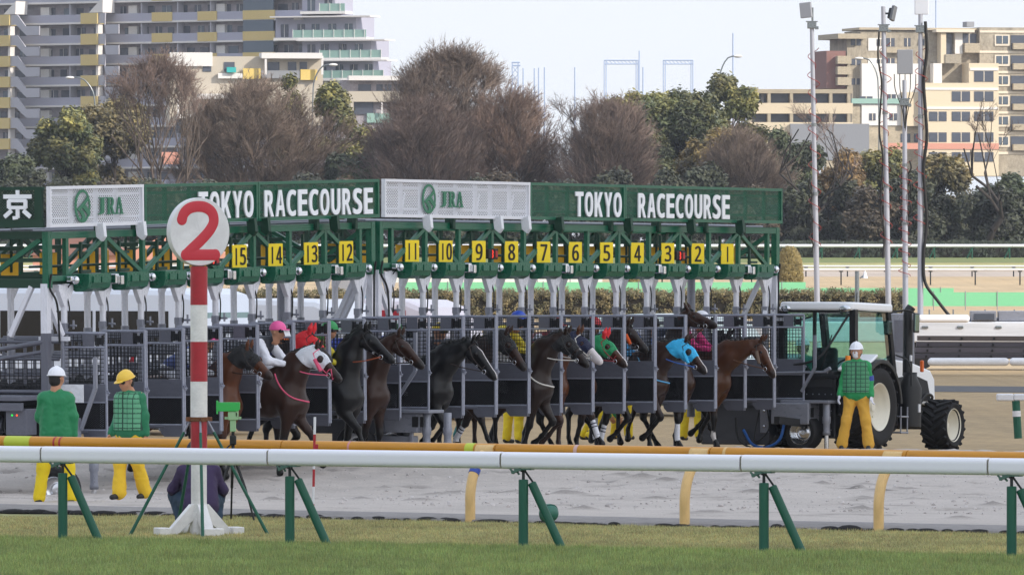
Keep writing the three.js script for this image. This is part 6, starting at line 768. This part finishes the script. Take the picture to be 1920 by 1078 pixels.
  const I2 = (v, dx, dy, dz) => v.clone().add(V3(dx, dy, dz)); pane('rear_window', I2(A.rl, .05, .03, .02), I2(A.rr, -.05, .03, .02), I2(A.Rr, -.05, -.03, .02), I2(A.Rl, .05, -.03, .02)); pane('door_glass', I2(A.rr, .03, .03, -.06), I2(A.fr, .03, .03, .06), I2(A.Fr, .03, -.03, .06), I2(A.Rr, .03, -.03, -.06)); pane('side_window', I2(A.fl, -.03, .03, .06), I2(A.rl, -.03, .03, -.06), I2(A.Rl, -.03, -.03, -.06), I2(A.Fl, -.03, -.03, .06)); pane('windscreen', I2(A.fr, -.05, .03, 0), I2(A.fl, .05, .03, 0), I2(A.Fl, .05, -.03, 0), I2(A.Fr, -.05, -.03, 0));
  mb().tube([V3(.6, 2.25, .42), V3(.25, 1.55, .75), V3(.1, 1.45, .8), V3(-.6, 1.36, .66)], .02, 30, 6).tube([V3(-.55, 2.1, .42), V3(-.1, 2.2, .44)], .014, 8, 6).build('window_frame', bk, o); mb().rod(V3(.1, 1.3, .45), V3(.35, 1.9, .55), .01).build('gas_strut', bk, o);
  mb().rbox(.5, .12, .5, -.05, 1.18, -.3, .05).rbox(.46, .55, .14, -.05, 1.42, -.02, .06).build('seat', bk, o); mb().add(new THREE.TorusGeometry(.19, .018, 8, 24), new THREE.Matrix4().makeRotationX(-1.0).setPosition(.02, 1.42, -.75)).rod(V3(.02, 1.05, -.95), V3(.02, 1.4, -.77), .03).rbox(.4, .35, .2, .0, 1.1, -1.1, .04).build('steering', bk, o); mb().rbox(1.25, .1, 1.6, 0, .98, -.5, .03).build('cab_floor', bk2, o);
  // fenders
  for (const s of [-1, 1]) { const sh = new THREE.Shape(); sh.absarc(0, 0, .79, .1, Math.PI * .93, false); sh.absarc(0, 0, .74, Math.PI * .93, .1, true); mb().ext(sh, .48, new THREE.Matrix4().makeRotationY(Math.PI / 2).setPosition(s > 0 ? .56 : -1.04, .7, 0), .01).build('fender', bk, o); mb().rbox(.5, .05, .6, s * .72, 1.44, .3, .02, 0, .45).rbox(.06, .45, .9, s * .6, 1.15, .1, .02).build('fender_cap', s > 0 ? wht : wht, o); }
  mb().rod(V3(.64, 1.2, .52), V3(.64, 1.42, .52), .045, .045, 12).build('rear_lamp', mat(0xe0491a, .35), o); mb().rod(V3(.64, 1.42, .52), V3(.64, 1.55, .52), .045, .045, 12).build('indicator', mat(0xf08a1e, .35), o); mb().rbox(.06, .2, .06, .88, 1.42, -1.9, .02).build('indicator', mat(0xd9641e, .35), o);
  // exhaust, canister, mirror, steps
  mb().rod(V3(.74, 1.25, -1.62), V3(.74, 2.2, -1.62), .085, .085, 18).tube([V3(.74, 2.15, -1.62), V3(.74, 2.34, -1.62), V3(.78, 2.42, -1.66)], .08, 10, 14).build('exhaust', bk, o); mb().rbox(.03, .1, .05, .83, 1.55, -1.56, .005).build('label', GM.white, o);
  mb().lathe([[.001, .32], [.19, .32], [.2, .34], [.2, 1.0], [.12, 1.18], [.12, 1.26], [.001, 1.26]], new THREE.Matrix4().makeTranslation(.8, .05, -1.6), 20).build('canister', bk, o); mb().rbox(.03, .14, .06, 1.0, .7, -1.56, .005).build('label', GM.white, o);
  mb().rbox(.04, .34, .2, .95, 2.15, -1.5, .06).build('mirror', mat(0x252a2c, .3), o); mb().rbox(.012, .28, .15, .972, 2.15, -1.48, .03).build('mirror_glass', mat(0x6d8a86, .08, .9), o); mb().tube([V3(.6, 2.3, -1.1), V3(.85, 2.36, -1.35), V3(.94, 2.3, -1.5)], .016, 14, 6).tube([V3(.66, 1.6, -1.3), V3(.85, 1.5, -1.4), V3(.9, 1.1, -1.45), V3(.85, .75, -1.45)], .014, 20, 6).build('handrail', bk, o); mb().rbox(.1, .24, .16, .68, 2.05, -.95, .03).build('inner_mirror', mat(0x30423f, .2, .5), o);
  mb().rbox(.3, .03, .3, .85, .55, -1.0, .01).rbox(.3, .03, .3, .85, .28, -1.0, .01).rod(V3(.98, .26, -1.13), V3(.98, .72, -1.13), .014).rod(V3(.98, .26, -.87), V3(.98, .72, -.87), .014).build('step', GM.lgrey, o);
  mb().rbox(1.0, 1.0, .4, -.05, .66, .38, .03).rbox(1.1, .06, .5, -.05, 1.2, .38, .01).build('rear_box', mat(0x15171b, .45), o); mb().rbox(1.0, .3, .4, -.1, 1.15, .4, .03).build('rear_linkage', bk2, o); mb().rod(V3(-.6, 1.25, .8), V3(.4, 1.27, .8), .02).rbox(.12, .06, .06, .4, 1.31, .8, .01, 0, 0, .5).build('box_rail', GM.lgrey, o); const rv = mb(); for (let k = 0; k < 9; k++) for (const y of [.3, .62, .9]) rv.ball(.012, -.55 + k * .115, y, .585, 1, 1, .5, 6); rv.build('rivets', GM.lgrey, o, 'stuff'); mb().bar(V3(.0, .4, .7), V3(-.2, .45, 1.5), .12).build('tow_bar', bk2, o);
}

// ---------- vehicles beyond the gate ----------
function vehicle(name, label, cat, pos, L, W, H, o2) { // x forward; side profile extruded across
  const o = thing(name, label, cat, pos, o2.ry ?? YAW), p = o2.prof.map(q => [q[0] * L, q[1] * H]); const s = new THREE.Shape(); p.forEach((q, i) => i ? s.lineTo(q[0], q[1]) : s.moveTo(q[0], q[1])); s.closePath(); const body = new THREE.MeshPhysicalMaterial({ color: o2.color, roughness: .35, clearcoat: .6, clearcoatRoughness: .15 });
  mb().ext(s, W - .24, new THREE.Matrix4().makeTranslation(0, 0, -(W - .24) / 2), .12).build('body', body, o); const gl = mat(0x121518, .08, .1);
  for (const sd of [-1, 1]) for (const [a, b, y0, y1] of o2.win) mb().box((b - a) * L, (y1 - y0) * H, .02, (a + b) / 2 * L, (y0 + y1) / 2 * H, sd * (W / 2 + .003)).build('side_window', gl, o);
  if (o2.front) mb().ext(poly(o2.front.map(q => [q[0] * L, q[1] * H])), W - .3, new THREE.Matrix4().makeTranslation(0, 0, -(W - .3) / 2)).build('windscreen', mat(0x7f9795, .08, .3), o);
  for (const [nm, m, a, b, y0, y1, extra] of o2.trim ?? []) for (const sd of [-1, 1]) mb().box((b - a) * L, (y1 - y0) * H, .012, (a + b) / 2 * L, (y0 + y1) / 2 * H, sd * (W / 2 + .006)).build(nm, m, o);
  for (const x of o2.axles) for (const sd of [-1, 1]) { const g = new THREE.Group(); g.name = 'wheel'; g.position.set(x * L, .34, sd * (W / 2 - .1)); o.add(g); mb().add(new THREE.CylinderGeometry(.34, .34, .22, 24).rotateX(Math.PI / 2)).build('tyre', M.rubber, g); mb().add(new THREE.CylinderGeometry(.2, .2, .23, 18).rotateX(Math.PI / 2)).build('rim', GM.lgrey, g); } return o;
}
const busP = [[-.97, .14], [0, .14], [.02, .3], [0, .52], [-.035, .8], [-.06, .95], [-.1, .985], [-.5, 1], [-.92, .985], [-.97, .93]];
{ const b = P(446, 0, 160), o = vehicle('minibus', 'white minibus with dark windows parked behind the left gate', 'bus', b.setY(-.05), 7.4, 2.1, 2.52, { prof: busP, color: 0xdfe5f2, win: [[-.94, -.62, .55, .87], [-.61, -.34, .55, .87], [-.33, -.12, .55, .87]], front: [[-.02, .5], [.018, .5], [-.025, .86], [-.06, .86]], axles: [-.16, -.74], trim: [['side_stripe', GM.grey, -.95, -.05, .36, .4]] }); mb().ext(poly([[-3.9, 2.5], [-3.0, 2.5], [-3.2, 2.66], [-3.7, 2.66]]), .7, new THREE.Matrix4().makeTranslation(0, 0, -.35), .03).build('roof_unit', mat(0xe6e9f2, .4), o); }
const vanP = [[-.98, .16], [-.02, .16], [.0, .3], [-.03, .5], [-.1, .62], [-.22, .93], [-.3, .985], [-.6, 1.0], [-.92, .97], [-.97, .9]];
const vans = { win: [[-.92, -.66, .58, .86], [-.64, -.4, .58, .86], [-.38, -.24, .58, .84]], front: [[-.06, .6], [-.09, .63], [-.215, .91], [-.245, .9]], axles: [-.18, -.8] };
vehicle('van', 'white van with a red rear flash behind stalls twelve to fourteen', 'van', P(742, 0, 166).setY(-.02), 4.4, 1.8, 2.24, { ...vans, prof: vanP, color: 0xe4e6ee, trim: [['red_flash', M.red, -.97, -.74, .6, .95]] });
vehicle('van', 'white van with red stripe along the roof edge, behind stalls seven to eleven', 'van', P(912, 0, 170).setY(-.02), 4.4, 1.8, 2.22, { ...vans, prof: vanP, color: 0xe9dfe6, trim: [['red_stripe', M.red, -.6, -.3, .86, .95], ['pink_stripe', mat(0xd9a0ac, .5), -.97, -.05, .42, .5]] });
vehicle('car', 'low white car half seen between stalls one and three', 'car', P(1446, 0, 172).setY(-.02), 4.2, 1.75, 1.9, { ...vans, prof: vanP, color: 0xdcebe8 });
// white trailers, boards and rails at the right
{
  const box = (o, n, m, x0, y0, x1, y1, Z, d, r = .02) => { const a = P(x0, y0, Z), b = P(x1, y1, Z); return mb().rbox(b.x - a.x, a.y - b.y, d, (a.x + b.x) / 2 - o.position.x, (a.y + b.y) / 2 - o.position.y, -Z - d / 2 - o.position.z, r).build(n, m, o); };
  const tr = mat(0xd3d6de, .4, 0, { map: wearTex });
  const o = thing('trailer', 'long white low trailer with roof units behind the tractor at the right', 'trailer', V3(P(1830, 0, 236).x, 0, -236)); box(o, 'body', tr, 1380, 603, 1990, 642, 236, 2.2, .05); box(o, 'awning', mat(0xe8e9f0, .4), 1722, 590, 1820, 605, 235, .3, .1); box(o, 'roof_unit', GM.lgrey, 1822, 583, 1870, 602, 236, .8); box(o, 'roof_unit', GM.lgrey, 1874, 583, 1924, 602, 236.2, .8); box(o, 'roof_deck', GM.lgrey, 1420, 596, 1990, 604, 236.4, 2); for (const q of [1730, 1796, 1868]) { box(o, 'marker_lamp', M.steel, q, 611, q + 12, 616, 235.96, .05); } box(o, 'vent_face', BM.win, 1828, 588, 1866, 600, 235.97, .02, .004); for (const q of [1745, 1790, 1850, 1905]) mb().rod(V3(P(q, 0, 236).x - o.position.x, 1.35, -.4), V3(P(q, 0, 236).x - o.position.x, 1.65, -.4), .02).build('rail_post', M.steel, o); for (const x of [-1.5, 2.2]) mb().add(new THREE.CylinderGeometry(.4, .4, .25, 20).rotateX(Math.PI / 2), new THREE.Matrix4().setPosition(x, .4, -.2)).build('wheel', M.rubber, o); box(o, 'lower_body', GM.dgrey, 1730, 642, 1980, 672, 236.3, 1.8);
  const o2 = thing('equipment_box', 'tall light grey box standing just behind the tractor cab', 'box', V3(P(1688, 0, 222).x, 0, -222)); box(o2, 'body', GM.lgrey, 1672, 588, 1716, 700, 222, 1.2, .03); box(o2, 'door_panel', GM.grey, 1678, 600, 1710, 660, 221.97, .02, .004);
  const o3 = thing('plank_stack', 'stack of long dark planks in front of the white trailer', 'planks', V3(P(1820, 0, 226).x, 0, -226)); for (let k = 0; k < 4; k++) { const a = P(1716 + k * 2, 0, 226).x, b = P(1985, 0, 226).x, y = P(0, 668, 226).y + k * .155; mb().rbox(b - a, .125, .5, (a + b) / 2 - o3.position.x, y, -.06 * k, .008, 0, 0, -.004).build('plank', mat([0x45424a, 0x57525a, 0x4b474f, 0x5b5250][k], .8, 0, { map: wearTex }), o3); for (let q = 0; q < 5; q++) mb().rbox(.05, .06, .03, a + .3 + q * .85 - o3.position.x, y, .26 - .06 * k, .01).build('bolt', M.black, o3); } for (let q = 0; q < 3; q++) mb().box(.1, .5, .4, [-1.95, 2.3, 2.6][q], .2, -.1).build('trestle', bkM(), o3);
  function bkM() { return M.black; }
  const o4 = thing('white_rail', 'thick white rail crossing behind the tractor hood at the right', 'rail', V3(P(1830, 0, 188).x, 0, -188)); const y = P(0, 678.5, 188).y; for (let k = 0; k < 2; k++) mb().add(new THREE.CapsuleGeometry(.088, 1.6, 6, 16).rotateZ(Math.PI / 2).scale(1, 1, .9), new THREE.Matrix4().setPosition(-.15 + k * 1.78, y, 0)).build('rail_section', M.white, o4); for (const x of [-1.6, 1.9]) mb().rod(V3(x, 0, .02), V3(x, y, .02), .05).build('post', M.greenPad, o4);
  const o5 = thing('white_rail', 'end of a white rail on a green post at the right edge of the photo', 'rail', V3(P(1915, 0, 150).x, 0, -150)); const y5 = P(0, 745, 150).y; mb().rbox(.3, .13, .12, -.27, y5, 0, .03).build('rail_section', M.white, o5); mb().rbox(.8, .125, .115, .28, y5, 0, .03).build('rail_section', M.white, o5); mb().rod(V3(-.04, 0, 0), V3(-.08, y5 - .06, 0), .07, .07, 14).build('post', M.greenPad, o5); mb().rod(V3(-.07, .48, 0), V3(-.065, .38, 0), .075, .075, 14).build('white_band', M.white, o5);
}
// masts with antenna panels
function mast(label, top, bot, Z, panels, o2 = {}) {
  const a = P(top[0], top[1], Z), b = P(bot[0], bot[1], Z), k = (b.y - 0) / (a.y - b.y), base = b.clone().add(b.clone().sub(a).multiplyScalar(k)); base.y = 0; const o = thing('mast', label, 'mast', base), T = a.sub(base), at = t => T.clone().multiplyScalar(t), lt = y => (P(0, y, Z).y) / T.y;
  mb().rod(V3(), at(.5), .085, .075, 12).rod(at(.5), T, .068, .06, 12).build('pole', mat(0x9fa2ad, .4, .3), o); mb().rod(at(.497), at(.507), .09, .09, 12).rod(at(.7), at(.71), .08, .08, 12).build('collar', M.steel, o);
  const coil = []; const y0 = o2.coil?.[0] ?? .35, y1 = o2.coil?.[1] ?? .93, n = 11; for (let q = 0; q <= n * 8; q++) { const t = q / (n * 8), w = q / 8 * 6.283, R = .14 + .05 * Math.sin(q * .37); coil.push(at(lerp(y0, y1, t)).add(V3(Math.cos(w) * R, 0, Math.sin(w) * R))); } mb().tube(coil, .011, 320, 5).build('red_coil', mat(0x8a2a24, .5), o);
  if (o2.black) { const pts = []; for (let q = 0; q <= 9; q++) { const t = lerp(o2.black[0], o2.black[1], q / 9); pts.push(at(t).add(V3((o2.side ?? 1) * (.13 + .05 * Math.sin(q * 2.1)), 0, .08))); } if (o2.tail) pts.push(at(.2).add(V3(.4, 0, .1)), at(.12).add(V3(1.1, 0, .1)), at(.08).add(V3(2.2, -.1, .1))); mb().tube(pts, o2.bw ?? .035, 80, 6).build('black_cable', M.black, o); }
  for (const p of panels) { const c = P(p.px, p.py, Z).sub(base), g = new THREE.Group(); g.name = p.name ?? 'antenna_panel'; g.position.copy(c); g.rotation.set(p.rx ?? 0, p.ry ?? 0, p.rz ?? 0, 'YXZ'); o.add(g); mb().rbox(p.w, p.h, p.d ?? .12, 0, 0, 0, .02).build('face', mat(p.c ?? 0x8d9099, .5, .1), g); mb().rbox(p.w * .7, p.h * .7, .1, 0, 0, -.1, .02).rod(V3(0, 0, -.1), V3(0, 0, -.3), .03).build('backing', M.darkSteel, g); if (p.leads) { const l = mb(); for (let q = 0; q < 5; q++) l.tube([V3((q - 2) * .15, -p.h / 2, 0), V3((q - 2) * .14, -p.h / 2 - .4, .03), V3((q - 2) * .04, -p.h / 2 - 1.0, .05), V3(0, -p.h / 2 - 1.6, .05)], .014, 16, 5); l.build('leads', M.black, g, 'stuff'); } }
  if (o2.box) { const c = P(...o2.box, Z).sub(base); mb().rbox(.26, .2, .2, c.x, c.y, c.z, .02).rbox(.1, .09, .1, c.x + .14, c.y - .08, c.z + .05, .01).rbox(.34, .03, .22, c.x, c.y + .1, c.z, .01).rod(c.clone().add(V3(.02, .1, 0)), c.clone().add(V3(.02, .5, 0)), .03).build('head_box', M.steel, o); }
  return o;
}
mast('leftmost mast, its square grey panel tilted, red cable coiled round it', [1523, 45], [1533, 560], 246, [{ px: 1512, py: 19, w: .34, h: .44, ry: -.3, rz: .1 }], { box: [1523, 47], black: [.55, .33], side: -1, bw: .025 });
mast('second mast from the left, with a thin aerial and tilted dark panel', [1657, 12], [1667, 575], 244, [{ px: 1676, py: 25, w: .16, h: .44, d: .1, rz: -.35, ry: .9, c: 0x5d6066 }], { box: [1658, 53], black: [.93, .3], side: -1, bw: .03, coil: [.34, .9] });
mast('third and shortest mast, carrying the largest grey panel', [1697, 150], [1699, 575], 240, [{ px: 1698, py: 116, w: .44, h: .68, c: 0x85888f, leads: true }], { box: [1697, 192], coil: [.32, .72], black: [.72, .5], bw: .025 });
mast('rightmost mast with white panel at the top edge and thick black cable', [1727, 20], [1727, 575], 238, [{ px: 1729, py: 8, w: .38, h: .56, c: 0xc4c8d2 }], { box: [1727, 55], black: [.97, .24], bw: .05, tail: true, coil: [.4, .9] });
{ const b = P(1608, 0, 238), o = thing('sensor_pole', 'short grey pole with a white cone standing behind the tractor roof', 'pole', b.setY(0)); const H = P(0, 508, 238).y; mb().rod(V3(0, 0, 0), V3(0, H, 0), .07, .06, 12).build('pole', M.steel, o); mb().rod(V3(.08, H - .2, .0), V3(.22, H - .1, 0), .02).build('arm', M.steel, o); mb().rod(V3(.22, H - .2, 0), V3(.22, H + .0, 0), .08, .02, 12).build('cone', GM.white, o); mb().tube([V3(0, H - .6, .08), V3(-.05, H - 1.2, .1), V3(-.12, H - 2, .1)], .014, 12, 5).build('cable', M.black, o); }
{ const b = P(245, 0, 140), o = thing('pennant', 'small red pennant seen through the wire at the left end of the gate', 'flag', b.setY(0)); mb().rod(V3(.06, 0, 0), V3(.06, 1.75, 0), .012).build('stick', M.darkSteel, o); mb().ext(poly([[-.1, 1.25], [.05, 1.72], [.05, 1.3]]), .01).build('cloth', cloth(0xc22636), o); }
renderer.render(scene, camera);
